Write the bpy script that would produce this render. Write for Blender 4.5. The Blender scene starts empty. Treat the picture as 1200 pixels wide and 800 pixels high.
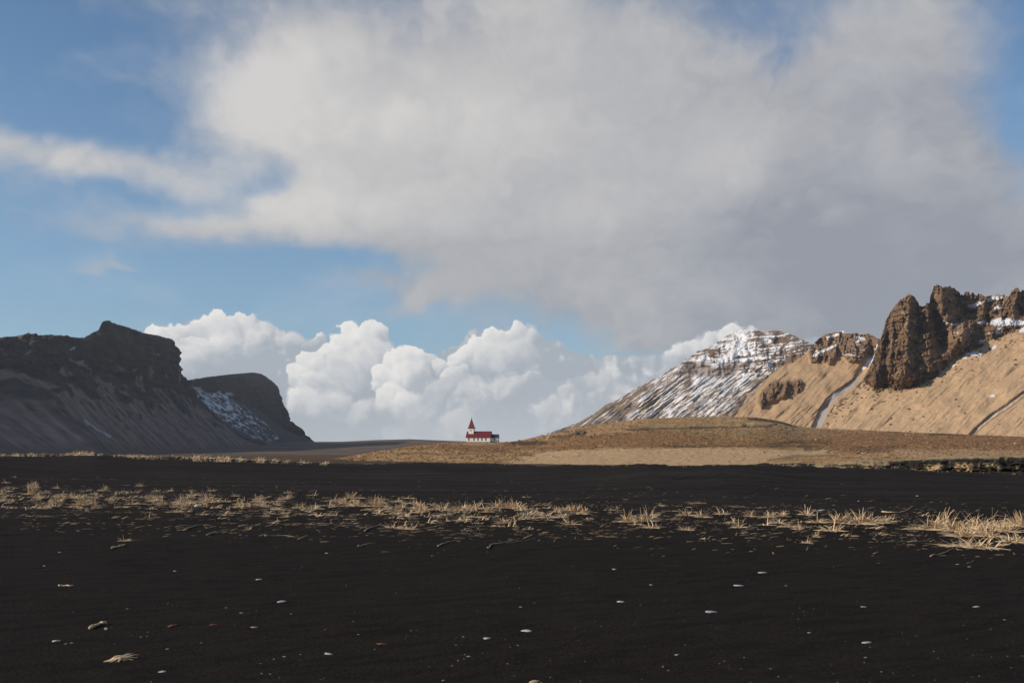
import bpy, bmesh, math, random
import numpy as np
from mathutils import Vector, Matrix
S = bpy.context.scene
COL = S.collection
F = 1167.0; HOR = 530.0; CAMZ = 1.6          # focal length in photo pixels, horizon row, eye height

# ------------------------------------------------------------------ camera
cam = bpy.data.cameras.new('camera'); camo = bpy.data.objects.new('camera', cam); COL.objects.link(camo)
cam.sensor_width = 36; cam.lens = 36 * F / 1200
cam.shift_y = (HOR - 400) / 1200
cam.clip_start = 0.1; cam.clip_end = 60000
camo.location = (0, 0, CAMZ); camo.rotation_euler = (math.radians(90), 0, 0)
S.camera = camo

# ------------------------------------------------------------------ light
SUN = Vector((-0.965, -0.262, 0.0)).normalized()
ELEV = math.radians(23)
SUN = Vector((SUN.x * math.cos(ELEV), SUN.y * math.cos(ELEV), math.sin(ELEV)))
sl = bpy.data.lights.new('sun', 'SUN'); so = bpy.data.objects.new('sun', sl); COL.objects.link(so)
sl.energy = 4.6; sl.angle = math.radians(0.5); sl.color = (1.0, 0.87, 0.70)
so.rotation_euler = SUN.to_track_quat('Z', 'Y').to_euler()
S.view_settings.view_transform = 'Standard'; S.view_settings.look = 'None'
S.view_settings.exposure = 0.0; S.view_settings.gamma = 1.0; S.view_settings.use_curve_mapping = False
S.cycles.use_denoising = True
S.cycles.max_bounces = 4

# ------------------------------------------------------------------ node expression helper
class E:
    """a socket (or number) with arithmetic that builds math nodes"""
    def __init__(s, nt, v): s.nt = nt; s.v = v
    def op(s, o, *a, clamp=False):
        n = s.nt.nodes.new('ShaderNodeMath'); n.operation = o; n.use_clamp = clamp
        for i, q in enumerate((s,) + a):
            q = q.v if isinstance(q, E) else q
            if isinstance(q, (int, float)): n.inputs[i].default_value = q
            else: s.nt.links.new(q, n.inputs[i])
        return E(s.nt, n.outputs[0])
    def __add__(s, o): return s.op('ADD', o)
    __radd__ = __add__
    def __sub__(s, o): return s.op('SUBTRACT', o)
    def __rsub__(s, o): return E(s.nt, float(o)).op('SUBTRACT', s)
    def __mul__(s, o): return s.op('MULTIPLY', o)
    __rmul__ = __mul__
    def __truediv__(s, o): return s.op('DIVIDE', o)
    def step(s, a, b):
        n = s.nt.nodes.new('ShaderNodeMapRange'); n.interpolation_type = 'SMOOTHSTEP'
        s.nt.links.new(s.v, n.inputs[0]); n.inputs[1].default_value = a; n.inputs[2].default_value = b
        return E(s.nt, n.outputs[0])
    def clamp(s): return s.op('ADD', 0.0, clamp=True)
def vmath(nt, o, a, b=None, scale=None):
    n = nt.nodes.new('ShaderNodeVectorMath'); n.operation = o
    for i, q in enumerate((a, b)):
        if q is None: continue
        if isinstance(q, (tuple, list)): n.inputs[i].default_value = q
        else: nt.links.new(q, n.inputs[i])
    if scale is not None:
        if isinstance(scale, E): nt.links.new(scale.v, n.inputs['Scale'])
        else: n.inputs['Scale'].default_value = scale
    return n.outputs['Value'] if o in ('DOT_PRODUCT', 'LENGTH') else n.outputs['Vector']
def noise(nt, vec, scale, detail=6, rough=0.5, dist=0.0, kind='FBM', color=False):
    n = nt.nodes.new('ShaderNodeTexNoise'); n.noise_dimensions = '3D'
    n.inputs['Scale'].default_value = scale; n.inputs['Detail'].default_value = detail
    n.inputs['Roughness'].default_value = rough; n.inputs['Distortion'].default_value = dist
    nt.links.new(vec, n.inputs['Vector'])
    return n.outputs['Color'] if color else E(nt, n.outputs['Factor' if 'Factor' in n.outputs else 'Fac'])
def mixc(nt, fac, a, b, mode='MIX'):
    n = nt.nodes.new('ShaderNodeMix'); n.data_type = 'RGBA'; n.blend_type = mode
    if isinstance(fac, E): nt.links.new(fac.v, n.inputs[0])
    else: n.inputs[0].default_value = fac
    for i, q in ((6, a), (7, b)):
        if isinstance(q, (tuple, list)): n.inputs[i].default_value = (*q, 1)
        else: nt.links.new(q, n.inputs[i])
    return n.outputs[2]
def comb(nt, x, y, z=0.0):
    n = nt.nodes.new('ShaderNodeCombineXYZ')
    for i, q in enumerate((x, y, z)):
        if isinstance(q, E): nt.links.new(q.v, n.inputs[i])
        else: n.inputs[i].default_value = q
    return n.outputs[0]

# ------------------------------------------------------------------ sky
def azel(px, py):
    dx, dz = (px - 600) / F, (HOR - py) / F
    return math.atan2(dx, 1.0), math.atan2(dz, math.hypot(dx, 1.0))

def build_world():
    w = bpy.data.worlds.new('World'); S.world = w; w.use_nodes = True
    nt = w.node_tree; nt.nodes.clear()
    out = nt.nodes.new('ShaderNodeOutputWorld'); bg = nt.nodes.new('ShaderNodeBackground')
    sky = nt.nodes.new('ShaderNodeTexSky'); sky.sky_type = 'NISHITA'; sky.sun_disc = False
    sky.sun_elevation = ELEV; sky.sun_rotation = math.atan2(SUN.x, SUN.y)
    sky.altitude = 0; sky.air_density = 1.0; sky.dust_density = 0.4; sky.ozone_density = 2.0
    K = 0.1                                                   # background strength
    tc = nt.nodes.new('ShaderNodeTexCoord'); D = tc.outputs['Generated']
    sep = nt.nodes.new('ShaderNodeSeparateXYZ'); nt.links.new(D, sep.inputs[0])
    x, y, z = (E(nt, sep.outputs[i]) for i in range(3))
    az = x.op('ARCTAN2', y); el = z.op('ARCSINE')
    P = comb(nt, az, el)
    def gauss(Pv, px, py, rx, ry, rot=0.0, soft=1.0):
        """soft ellipse centred on a direction; rx, ry in photo pixels"""
        a, e = azel(px, py); rx, ry = rx / F, ry / F; c, s = math.cos(rot), math.sin(rot)
        v = vmath(nt, 'SUBTRACT', Pv, (a, e, 0))
        u1 = E(nt, vmath(nt, 'DOT_PRODUCT', v, (c / rx, s / rx, 0)))
        u2 = E(nt, vmath(nt, 'DOT_PRODUCT', v, (-s / ry, c / ry, 0)))
        q = u1 * u1 + u2 * u2
        return (q * -1.0).op('EXPONENT')
    def gsum(Pv, lst):
        t = None
        for (wt, *g) in lst:
            k = gauss(Pv, *g) * wt
            t = k if t is None else t + k
        return t
    # ---- blue
    blue = mixc(nt, 1.0, sky.outputs[0], SKYTINT, 'MULTIPLY')
    hz = el.step(math.radians(30), math.radians(-2))
    blue = mixc(nt, hz * 0.35, blue, (4.0, 5.4, 6.8))
    # ---- high soft deck
    zz = z.op('MAXIMUM', 0.0) + 0.35
    flat = vmath(nt, 'DIVIDE', D, comb(nt, zz, zz, zz))
    wn = noise(nt, flat, 1.9, 2, 0.5, color=True)
    wv = vmath(nt, 'SCALE', vmath(nt, 'SUBTRACT', wn, (0.5, 0.5, 0.5)), scale=0.07)
    wf = noise(nt, D, 9.0, 3, 0.6, color=True)
    wv = vmath(nt, 'ADD', wv, vmath(nt, 'SCALE', vmath(nt, 'SUBTRACT', wf, (0.5, 0.5, 0.5)), scale=0.085))
    fl2 = vmath(nt, 'MULTIPLY', vmath(nt, 'ADD', flat, vmath(nt, 'SCALE', vmath(nt, 'SUBTRACT', wf, (0.5, 0.5, 0.5)), scale=0.55)), (0.8, 1.0, 1.25))
    Pw = vmath(nt, 'ADD', P, vmath(nt, 'MULTIPLY', wv, (1, 1, 0)))
    n1 = noise(nt, fl2, 2.9, 6, 0.56)
    n2 = noise(nt, fl2, 9.0, 5, 0.6)
    # coverage painted as a sum of soft ellipses over a loose field of cloud that goes on all round the sky
    cov = gsum(Pw, DECK)
    gen = noise(nt, flat, 1.1, 1, 0.5)
    infr = gauss(P, 600, 260, 900, 520)
    field = cov + (gen - 0.42) * 2.2 * (1.0 - infr) + (n1 - 0.5) * 1.35 + (n2 - 0.5) * 0.5
    deck = field.step(-0.05, 1.3)
    lit = (gsum(Pw, DECKLIT) + (n1 - 0.5) * 1.1 + 0.36 + (n2 - 0.5) * 0.3).clamp()
    ccol = mixc(nt, lit, DECK_D, DECK_L)
    thin = (deck * 0.93).clamp()
    col = mixc(nt, thin, blue, ccol)
    # ---- thin veils
    veil = (noise(nt, flat, 4.1, 4, 0.6) - 0.48) * 1.2
    vm = (veil.clamp() * (0.35 + gsum(P, VEIL))).clamp()
    col = mixc(nt, vm, col, (6.3, 6.5, 6.9))
    # ---- cumulus: outline height by direction, billowed by noise, lit from the left
    def curve(pts, dflt):
        n = nt.nodes.new('ShaderNodeFloatCurve'); c = n.mapping.curves[0]
        L = []
        for (px, py) in pts:
            a, e = azel(px, py); L.append(((a + 0.7) / 1.4, e / 0.3))
        L = [(0.0, dflt), ] + L + [(1.0, dflt)]
        while len(c.points) < len(L): c.points.new(0.5, 0.5)
        for p, q in zip(c.points, L): p.location = q; p.handle_type = 'AUTO_CLAMPED'
        n.mapping.update()
        return n
    def billow(dx, dz):
        vec = vmath(nt, 'ADD', Pc, (dx, dz, 0))
        def vor(scale, det, sm):
            v1 = nt.nodes.new('ShaderNodeTexVoronoi'); v1.voronoi_dimensions = '2D'; v1.feature = 'SMOOTH_F1'
            v1.inputs['Scale'].default_value = scale; v1.inputs['Smoothness'].default_value = sm
            v1.inputs['Detail'].default_value = det; v1.inputs['Roughness'].default_value = 0.5
            nt.links.new(vec, v1.inputs['Vector'])
            return E(nt, v1.outputs['Distance'])
        return (0.42 - vor(15, 1.0, 0.6)) * 0.9 + (0.45 - vor(52, 1.0, 0.5)) * 0.28 + (0.45 - vor(120, 1.0, 0.4)) * 0.13 + (noise(nt, vec, 55, 4, 0.6) - 0.5) * 0.36
    wob = noise(nt, D, 11, 3, 0.6, color=True)
    Pc = vmath(nt, 'ADD', P, vmath(nt, 'MULTIPLY', vmath(nt, 'SUBTRACT', wob, (0.5, 0.5, 0.5)), (0.07, 0.07, 0)))
    B0 = billow(0, 0); B1 = billow(-0.006, 0.005); B2 = billow(-0.022, 0.014)
    big = noise(nt, D, 7, 3, 0.55)
    soft = noise(nt, D, 9, 1, 0.5)
    wob2 = noise(nt, D, 38, 3, 0.65, color=True)
    Pl = vmath(nt, 'ADD', P, vmath(nt, 'MULTIPLY', vmath(nt, 'SUBTRACT', wob, (0.5, 0.5, 0.5)), (0.030, 0.030, 0)))
    Pl = vmath(nt, 'ADD', Pl, vmath(nt, 'MULTIPLY', vmath(nt, 'SUBTRACT', wob2, (0.5, 0.5, 0.5)), (0.026, 0.026, 0)))
    grain = (noise(nt, Pc, 60, 4, 0.6) - 0.5) * 0.9 + (B0 - 0.1) * 0.5
    nz1 = grain * 0.5 + 1.0
    shn = grain * 0.30 + (B0 - B1) * 0.5
    def cumul(col, pts, dflt, lights, base, amp, hi, lo, fade, lobes=()):
        cv = curve(pts, dflt)
        nt.links.new(((E(nt, vmath(nt, 'DOT_PRODUCT', Pc, (1, 0, 0))) + 0.7) / 1.4).v, cv.inputs['Value'])
        top = E(nt, cv.outputs[0]) * 0.3
        h = (top - el) + B0 * amp
        m = (h / ((soft - 0.42).op('MAXIMUM', 0.0) * 0.04 + 0.0012)).step(0.0, 1.0)
        below = h.step(0.0, 0.11)
        br = (base + (B0 - B1) * 1.25 + (B0 - 0.1) * 0.35 + (B0 - B2) * 0.55 - below * 0.35 + gsum(P, lights) + (big - 0.5) * 0.9).clamp()
        br = br.step(-0.1, 1.1); m = m * fade
        for (px, py, r, b, k) in lobes:
            py += 5 if px < 500 else 9; b -= 0.05
            # one puff: round, crisp at its rim, bright towards the sun at the left and above, lost in shade below
            a, e = azel(px, py); ix, iy = F / (r * 1.18), F / r
            n = nt.nodes.new('ShaderNodeVectorMath'); n.operation = 'MULTIPLY_ADD'; nt.links.new(Pl, n.inputs[0])
            n.inputs[1].default_value = (ix, iy, 0); n.inputs[2].default_value = (-a * ix, -e * iy, 0); v = n.outputs[0]
            d2 = E(nt, vmath(nt, 'DOT_PRODUCT', v, v)); al = (nz1 - d2).op('MULTIPLY', k, clamp=True)
            lg = E(nt, vmath(nt, 'DOT_PRODUCT', v, (-0.30, 0.46, 0)))
            al2 = al * (lg * 1.6).op('ADD', 0.85, clamp=True)
            sh = lg + shn + b
            br = al2.op('MULTIPLY_ADD', sh - br, br); m = m.op('MAXIMUM', al)
        return mixc(nt, m, col, mixc(nt, br.clamp(), lo, hi))
    for c in CUMULI: col = cumul(col, *c)
    # low haze just over the horizon
    hz2 = el.step(math.radians(3.6), math.radians(0.2)) * 0.55
    col = mixc(nt, hz2, col, (5.7, 6.0, 6.3))
    # below the horizon: plain grey
    col = mixc(nt, el.step(math.radians(-0.3), math.radians(-4)), col, (0.8, 0.75, 0.7))
    nt.links.new(col, bg.inputs[0]); bg.inputs[1].default_value = K
    nt.links.new(bg.outputs[0], out.inputs[0])
    return w

SKYTINT = (0.72, 0.94, 1.10)
DECK_D = (3.1, 3.2, 3.6); DECK_L = (6.9, 6.65, 6.35)
DECK = [  # weight, px, py, rx, ry, rotation
    (1.0, 640, 50, 330, 100, 0.0), (1.25, 350, 110, 130, 70, 0.0), (1.0, 480, 170, 190, 70, 0.1), (1.5, 760, 230, 300, 120, 0.0),
    (0.95, 400, 245, 200, 32, 0.02), (0.55, 230, 262, 90, 18, -0.05), (0.9, 560, 270, 180, 55, 0.0), (1.5, 1060, 290, 240, 110, -0.1), (0.75, 1000, 140, 130, 70, 0),
    (0.7, 560, 335, 200, 26, 0.05), (0.45, 600, 368, 170, 26, 0.03), (0.5, 760, 385, 150, 26, 0), (1.2, 820, 350, 180, 50, 0), (1.2, 1180, 350, 200, 60, 0), (0.95, 30, 196, 130, 36, -0.02), (0.38, 165, 192, 100, 16, 0.0), (-0.45, 300, 205, 55, 26, 0.1), (-0.55, 170, 232, 120, 12, 0),
    (0.6, 140, 76, 50, 14, -0.2), (0.8, 130, 306, 34, 9, 0), (0.45, 110, 272, 30, 12, 0), (0.45, 1080, 70, 110, 50, 0), (-0.75, 1190, 110, 75, 110, 0), (-0.55, 880, 20, 110, 50, -0.3), (-0.3, 900, 120, 70, 60, 0.5),
    (-0.4, 120, 240, 110, 14, 0), (-0.8, 380, 318, 130, 16, 0.06), (-0.6, 470, 372, 130, 22, 0.05), (-0.6, 110, 120, 130, 40, 0.1), (-0.4, 300, 215, 40, 14, 0.2), (-0.6, 80, 350, 200, 50, 0), (-0.6, 60, 40, 200, 60, 0)]
DECKLIT = [(0.60, 310, 90, 90, 60, 0.2), (0.45, 420, 170, 190, 70, 0.1), (0.25, 560, 90, 200, 90, 0.1), (0.35, 700, 250, 80, 40, 0), (0.30, 860, 190, 60, 40, 0),
    (-0.30, 1080, 270, 240, 130, 0), (-0.18, 950, 330, 200, 70, 0), (0.35, 60, 190, 200, 50, 0), (0.15, 640, 330, 150, 40, 0), (0.3, 350, 250, 200, 30, 0)]
VEIL = [(0.5, 130, 70, 180, 50, 0), (0.4, 1120, 90, 130, 120, 0), (0.3, 250, 330, 300, 50, 0)]
TOP1 = [(60, 470), (140, 420), (165, 398), (180, 384), (192, 376), (210, 376), (226, 367), (245, 362), (264, 366), (285, 362), (300, 367), (312, 377),
    (328, 383), (345, 393), (360, 397), (372, 391), (388, 402), (420, 408), (520, 420), (700, 415), (760, 410), (790, 402), (812, 390), (835, 381),
    (862, 376), (885, 384), (930, 388), (975, 388), (1010, 405), (1100, 440)]
TOP2 = [(200, 560), (300, 520), (328, 480), (338, 445), (352, 425), (376, 416), (388, 404), (400, 386), (412, 379), (426, 384), (440, 380), (452, 388), (457, 402), (472, 404), (486, 403),
    (500, 411), (515, 408), (530, 401), (540, 391), (560, 383), (580, 379), (600, 376), (620, 382), (650, 392), (680, 404), (720, 418), (770, 425), (900, 440), (1100, 470)]
TOP3 = [(380, 560), (450, 500), (490, 478), (515, 460), (540, 452), (580, 446), (620, 440), (660, 436), (700, 430), (760, 440), (850, 450), (1000, 470)]
WH = (8.7, 8.5, 8.2); SH = (3.9, 4.35, 4.95)
LOBE1 = [(305, 388, 17, .45, 2), (285, 380, 18, .62, 4), (262, 384, 20, .66, 4), (246, 377, 18, .75, 5), (228, 382, 16, .72, 5), (300, 400, 22, .42, 2), (212, 390, 17, .68, 4), (192, 390, 16, .72, 5),
    (260, 402, 22, .52, 3), (236, 402, 18, .60, 4), (205, 408, 20, .60, 3), (225, 420, 22, .48, 2.5), (374, 398, 9, .62, 4), (366, 402, 10, .35, 3), (345, 402, 20, .20, 2),
    (840, 388, 15, .62, 3), (860, 385, 14, .60, 3), (815, 398, 14, .55, 3), (795, 405, 14, .5, 2)]
LOBE2 = [(440, 390, 17, .66, 5), (415, 390, 14, .72, 5), (428, 402, 22, .62, 3), (405, 408, 18, .62, 4), (440, 415, 26, .48, 2.5), (390, 422, 20, .66, 4), (368, 428, 18, .70, 5), (352, 440, 17, .72, 4),
    (410, 440, 30, .46, 2.5), (372, 452, 24, .58, 3), (355, 472, 20, .62, 3), (385, 478, 26, .40, 2), (500, 418, 16, .52, 4), (482, 414, 17, .76, 5), (466, 422, 18, .76, 5), (448, 440, 18, .78, 5), (478, 440, 26, .66, 3),
    (458, 462, 22, .72, 4), (482, 470, 22, .52, 2.5), (515, 418, 12, .6, 4), (425, 486, 26, .22, 2.5), (620, 392, 16, .45, 2), (600, 388, 16, .64, 4), (578, 390, 17, .72, 5), (558, 398, 16, .76, 5), (542, 410, 16, .74, 4),
    (575, 412, 26, .52, 2.5), (535, 432, 18, .56, 3), (605, 412, 26, .34, 2), (520, 455, 26, .22, 3), (555, 452, 26, .26, 2.5), (590, 455, 30, .28, 2), (500, 480, 24, .26, 2)]
LOBE3 = [(640, 470, 18, .55, 2), (665, 452, 16, .45, 2), (540, 485, 20, .4, 2), (700, 440, 18, .45, 2)]
CUMULI = [
    (TOP1, 0.16, [(0.15, 240, 376, 60, 20), (0.2, 830, 388, 60, 16), (-0.2, 300, 430, 90, 30)], 0.10, 0.013, WH, SH, 1.0, LOBE1),
    (TOP2, 0.05, [(0.15, 462, 440, 44, 44), (-0.15, 640, 430, 90, 40)], 0.10, 0.013, WH, SH, 1.0, LOBE2),
    (TOP3, 0.03, [(-0.1, 560, 470, 90, 20)], 0.34, 0.020, (7.2, 7.2, 7.2), (4.4, 4.8, 5.3), 0.6, LOBE3)]
build_world()
S.world.cycles.sampling_method = 'MANUAL'; S.world.cycles.sample_map_resolution = 256

# ------------------------------------------------------------------ numpy noise
_rng = np.random.RandomState(7)
_perm = np.concatenate([_rng.permutation(256)] * 3)
_g = _rng.normal(size=(256, 3)); _g /= np.linalg.norm(_g, axis=1)[:, None]
def perlin(x, y, z=0.0):
    x, y, z = np.broadcast_arrays(np.asarray(x, float), np.asarray(y, float), np.asarray(z, float))
    xi, yi, zi = np.floor(x).astype(int), np.floor(y).astype(int), np.floor(z).astype(int)
    xf, yf, zf = x - xi, y - yi, z - zi
    f = lambda t: t * t * t * (t * (t * 6 - 15) + 10)
    u, v, w = f(xf), f(yf), f(zf); xi, yi, zi = xi & 255, yi & 255, zi & 255
    def gr(a, b, c):
        g = _g[_perm[_perm[_perm[(xi + a) & 255] + ((yi + b) & 255)] + ((zi + c) & 255)]]
        return g[..., 0] * (xf - a) + g[..., 1] * (yf - b) + g[..., 2] * (zf - c)
    L = lambda t, a, b: a + t * (b - a)
    r = L(w, L(v, L(u, gr(0, 0, 0), gr(1, 0, 0)), L(u, gr(0, 1, 0), gr(1, 1, 0))),
             L(v, L(u, gr(0, 0, 1), gr(1, 0, 1)), L(u, gr(0, 1, 1), gr(1, 1, 1))))
    return r * 1.5
def fbm(x, y, z=0.0, o=5, r=0.5, lac=2.03):
    t = 0; a = 1.0; n = 0
    for i in range(o):
        t = t + a * perlin(x * lac ** i + 17.3 * i, y * lac ** i - 9.1 * i, z * lac ** i + 3.7 * i); n += a; a *= r
    return t / n
def ridged(x, y, z=0.0, o=5, r=0.5):
    t = 0; a = 1.0; n = 0
    for i in range(o):
        t = t + a * (1 - 2 * np.abs(perlin(x * 2.07 ** i + 5.3 * i, y * 2.07 ** i + 11.1 * i, z * 2.07 ** i))); n += a; a *= r
    return t / n
def blocks(x, y, seed=0):
    """random value of the nearest jittered cell: broken, blocky rock"""
    xi, yi = np.floor(x).astype(int), np.floor(y).astype(int); best = np.full(x.shape, 1e9); val = np.zeros(x.shape)
    for a in (-1, 0, 1):
        for b in (-1, 0, 1):
            cx, cy = xi + a, yi + b; h = _perm[_perm[(cx + seed) & 255] + (cy & 255)]; h2 = _perm[h + 57]; h3 = _perm[h2 + 91]
            d = (cx + h / 255. - x) ** 2 + (cy + h2 / 255. - y) ** 2; k = d < best
            best = np.where(k, d, best); val = np.where(k, h3 / 255. - 0.5, val)
    return val
def sst(a, b, x):
    t = np.clip((x - a) / (b - a), 0, 1); return t * t * (3 - 2 * t)
def W(px, py, d):
    return np.stack([(px - 600) / F * d, d, CAMZ + (HOR - py) / F * d], -1)
def poly_mask(px, py, pts, soft=1.5):
    """signed soft mask of a polygon in photo pixels"""
    P = np.array(pts, float); ins = np.zeros(px.shape, bool); dist = np.full(px.shape, 1e9)
    for i in range(len(P)):
        a, b = P[i], P[(i + 1) % len(P)]
        with np.errstate(divide='ignore', invalid='ignore'):
            c = ((a[1] > py) != (b[1] > py)) & (px < (b[0] - a[0]) * (py - a[1]) / (b[1] - a[1] + 1e-12) + a[0])
        ins ^= c
        ab = b - a; t = np.clip(((px - a[0]) * ab[0] + (py - a[1]) * ab[1]) / (ab @ ab + 1e-9), 0, 1)
        dist = np.minimum(dist, np.hypot(px - a[0] - t * ab[0], py - a[1] - t * ab[1]))
    return sst(-soft, soft, np.where(ins, dist, -dist))
def line_dist(px, py, pts):
    P = np.array(pts, float); dist = np.full(px.shape, 1e9); side = np.zeros(px.shape); along = np.zeros(px.shape)
    tot = 0
    for i in range(len(P) - 1):
        a, b = P[i], P[i + 1]; ab = b - a; l = math.hypot(*ab)
        t = np.clip(((px - a[0]) * ab[0] + (py - a[1]) * ab[1]) / (l * l + 1e-9), 0, 1)
        d = np.hypot(px - a[0] - t * ab[0], py - a[1] - t * ab[1])
        k = d < dist
        dist = np.where(k, d, dist); along = np.where(k, tot + t * l, along); tot += l
    return dist, along / tot

# ------------------------------------------------------------------ materials
def principled(name, rough=0.9, spec=0.2):
    m = bpy.data.materials.new(name); m.use_nodes = True; nt = m.node_tree
    b = nt.nodes['Principled BSDF']; b.inputs['Roughness'].default_value = rough
    b.inputs['Specular IOR Level'].default_value = spec
    return m, nt, b
def objco(nt):
    t = nt.nodes.new('ShaderNodeTexCoord'); return t.outputs['Object']
def bump(nt, b, h, strength, dist):
    n = nt.nodes.new('ShaderNodeBump'); n.inputs['Strength'].default_value = strength; n.inputs['Distance'].default_value = dist
    nt.links.new(h.v, n.inputs['Height']); nt.links.new(n.outputs[0], b.inputs['Normal'])
def mat_terrain(name, scale, var=0.5, bdist=1.0, bstr=0.6, rough=0.95):
    """vertex zoning (rock, turf, snow) with grain and relief on top"""
    m, nt, b = principled(name, rough, 0.1)
    a = nt.nodes.new('ShaderNodeAttribute'); a.attribute_name = 'ground_colour'
    co = objco(nt)
    n1 = noise(nt, co, scale, 6, 0.6); n2 = noise(nt, co, scale * 6.0, 4, 0.6)
    k = (n1 * 0.6 + n2 * 0.4 - 0.5) * (2 * var) + 1.0
    c = vmath(nt, 'SCALE', a.outputs['Color'], scale=k)
    nt.links.new(c, b.inputs['Base Color'])
    bump(nt, b, n1 + n2 * 0.35, bstr, bdist)
    return m
def mat_plain(name, col, col2=None, scale=5, rough=0.8, spec=0.3, bdist=0.0, bstr=0.5, detail=5):
    m, nt, b = principled(name, rough, spec)
    co = objco(nt); n = noise(nt, co, scale, detail, 0.6)
    c = mixc(nt, n.step(0.3, 0.7), col, col2 or tuple(q * 0.75 for q in col))
    nt.links.new(c, b.inputs['Base Color'])
    if bdist: bump(nt, b, n, bstr, bdist)
    return m

# ------------------------------------------------------------------ object helpers
def finish(o, label=None, cat=None, group=None, kind=None):
    if label: o['label'] = label
    if cat: o['category'] = cat
    if group: o['group'] = group
    if kind: o['kind'] = kind
    return o
def mesh_obj(name, me, mat=None, parent=None):
    if mat and not me.materials: me.materials.append(mat)
    o = bpy.data.objects.new(name, me); COL.objects.link(o)
    if parent: o.parent = parent
    return o
def grid_mesh(name, P, col=None, smooth=True):
    """P: (rows, cols, 3) array"""
    r, c = P.shape[:2]; me = bpy.data.meshes.new(name)
    idx = np.arange(r * c).reshape(r, c)
    q = np.stack([idx[:-1, :-1], idx[:-1, 1:], idx[1:, 1:], idx[1:, :-1]], -1).reshape(-1, 4)
    me.vertices.add(r * c); me.vertices.foreach_set('co', P.reshape(-1).astype(np.float32))
    n = len(q); me.loops.add(n * 4); me.loops.foreach_set('vertex_index', q.reshape(-1).astype(np.int32))
    me.polygons.add(n); me.polygons.foreach_set('loop_start', np.arange(0, n * 4, 4, dtype=np.int32))
    me.polygons.foreach_set('loop_total', np.full(n, 4, np.int32))
    me.update(calc_edges=True)
    me.polygons.foreach_set('use_smooth', np.full(n, smooth))
    if col is not None:
        a = me.attributes.new('ground_colour', 'FLOAT_COLOR', 'POINT')
        a.data.foreach_set('color', np.concatenate([np.clip(col, 0, 1), np.ones((r, c, 1))], -1).reshape(-1).astype(np.float32))
    return me
def soup(name, V, Fc, mat=None, smooth=False):
    me = bpy.data.meshes.new(name); me.from_pydata([tuple(map(float, v)) for v in V], [], [tuple(map(int, f)) for f in Fc])
    if smooth: me.polygons.foreach_set('use_smooth', [True] * len(me.polygons))
    if mat: me.materials.append(mat)
    return me
def mixa(a, b, m): return a + (np.asarray(b) - a) * m[..., None]
def col_of(shape, c): return np.broadcast_to(np.array(c, float), shape + (3,)).copy()

# ------------------------------------------------------------------ ground: black sand to the dune crest, dark flats beyond
CREST = [(-600, 527), (-200, 529), (0, 533), (60, 533), (110, 532), (170, 536), (250, 538), (330, 541), (385, 543), (430, 544), (500, 542), (540, 543),
         (600, 545), (700, 546), (760, 543), (800, 546), (860, 544), (900, 545), (960, 549), (1050, 549), (1100, 552), (1200, 556), (1500, 560), (2000, 560)]
def crest_px(x, y): return np.clip(600 + F * x / np.maximum(y, 1), -600, 2000)
def ground_z(x, y):
    x = np.asarray(x, float); y = np.asarray(y, float)
    px = crest_px(x, y)
    pyc = np.interp(px, [q[0] for q in CREST], [q[1] for q in CREST])
    dc = 78 + 14 * np.sin(px / 210) + 6 * np.sin(px / 77 + 1)
    zc = CAMZ - (pyc - HOR) / F * dc
    t = y / dc
    z = zc * sst(0.35, 1.0, t) ** 1.2
    z = z + sst(1.0, 1.35, t) * (-zc - 1.0)
    far = sst(1.3, 3, t)
    near = 1 - sst(150, 300, np.hypot(x, y))
    # hummocks where the grass has caught the sand
    band = np.exp(-((y - 27 + 0.018 * x * 10) / 13) ** 2)
    z = z + near * (0.05 * fbm(x / 9, y / 5, 1.0, 3) + band * 0.16 * np.maximum(fbm(x / 2.4 + 3, y / 1.7, 2.0, 4), -0.1))
    z = z + near * 0.30 * sst(0.55, 0.8, t) * (1 - sst(0.95, 1.1, t)) * fbm(x / 16, y / 7, 5.0, 3)
    z = z + 0.30 * sst(0.9, 1.0, t) * (1 - sst(1.05, 1.2, t)) * fbm(x / 1.6, y / 6, 9.0, 4, .65)
    ripple = 0.5 + 0.5 * np.tanh(3 * fbm(x / 3, y / 3, 4.0, 2))
    z = z + near * (1 - sst(40, 90, y)) * 0.012 * ripple * np.sin(2 * np.pi * (y * 1.7 + 0.55 * x + 1.6 * fbm(x / 1.8, y / 1.8, 7.0, 3)))
    z = z + near * 0.008 * fbm(x / 0.35, y / 0.35, 8.0, 2) * (1 - sst(15, 40, y))
    return z
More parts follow.
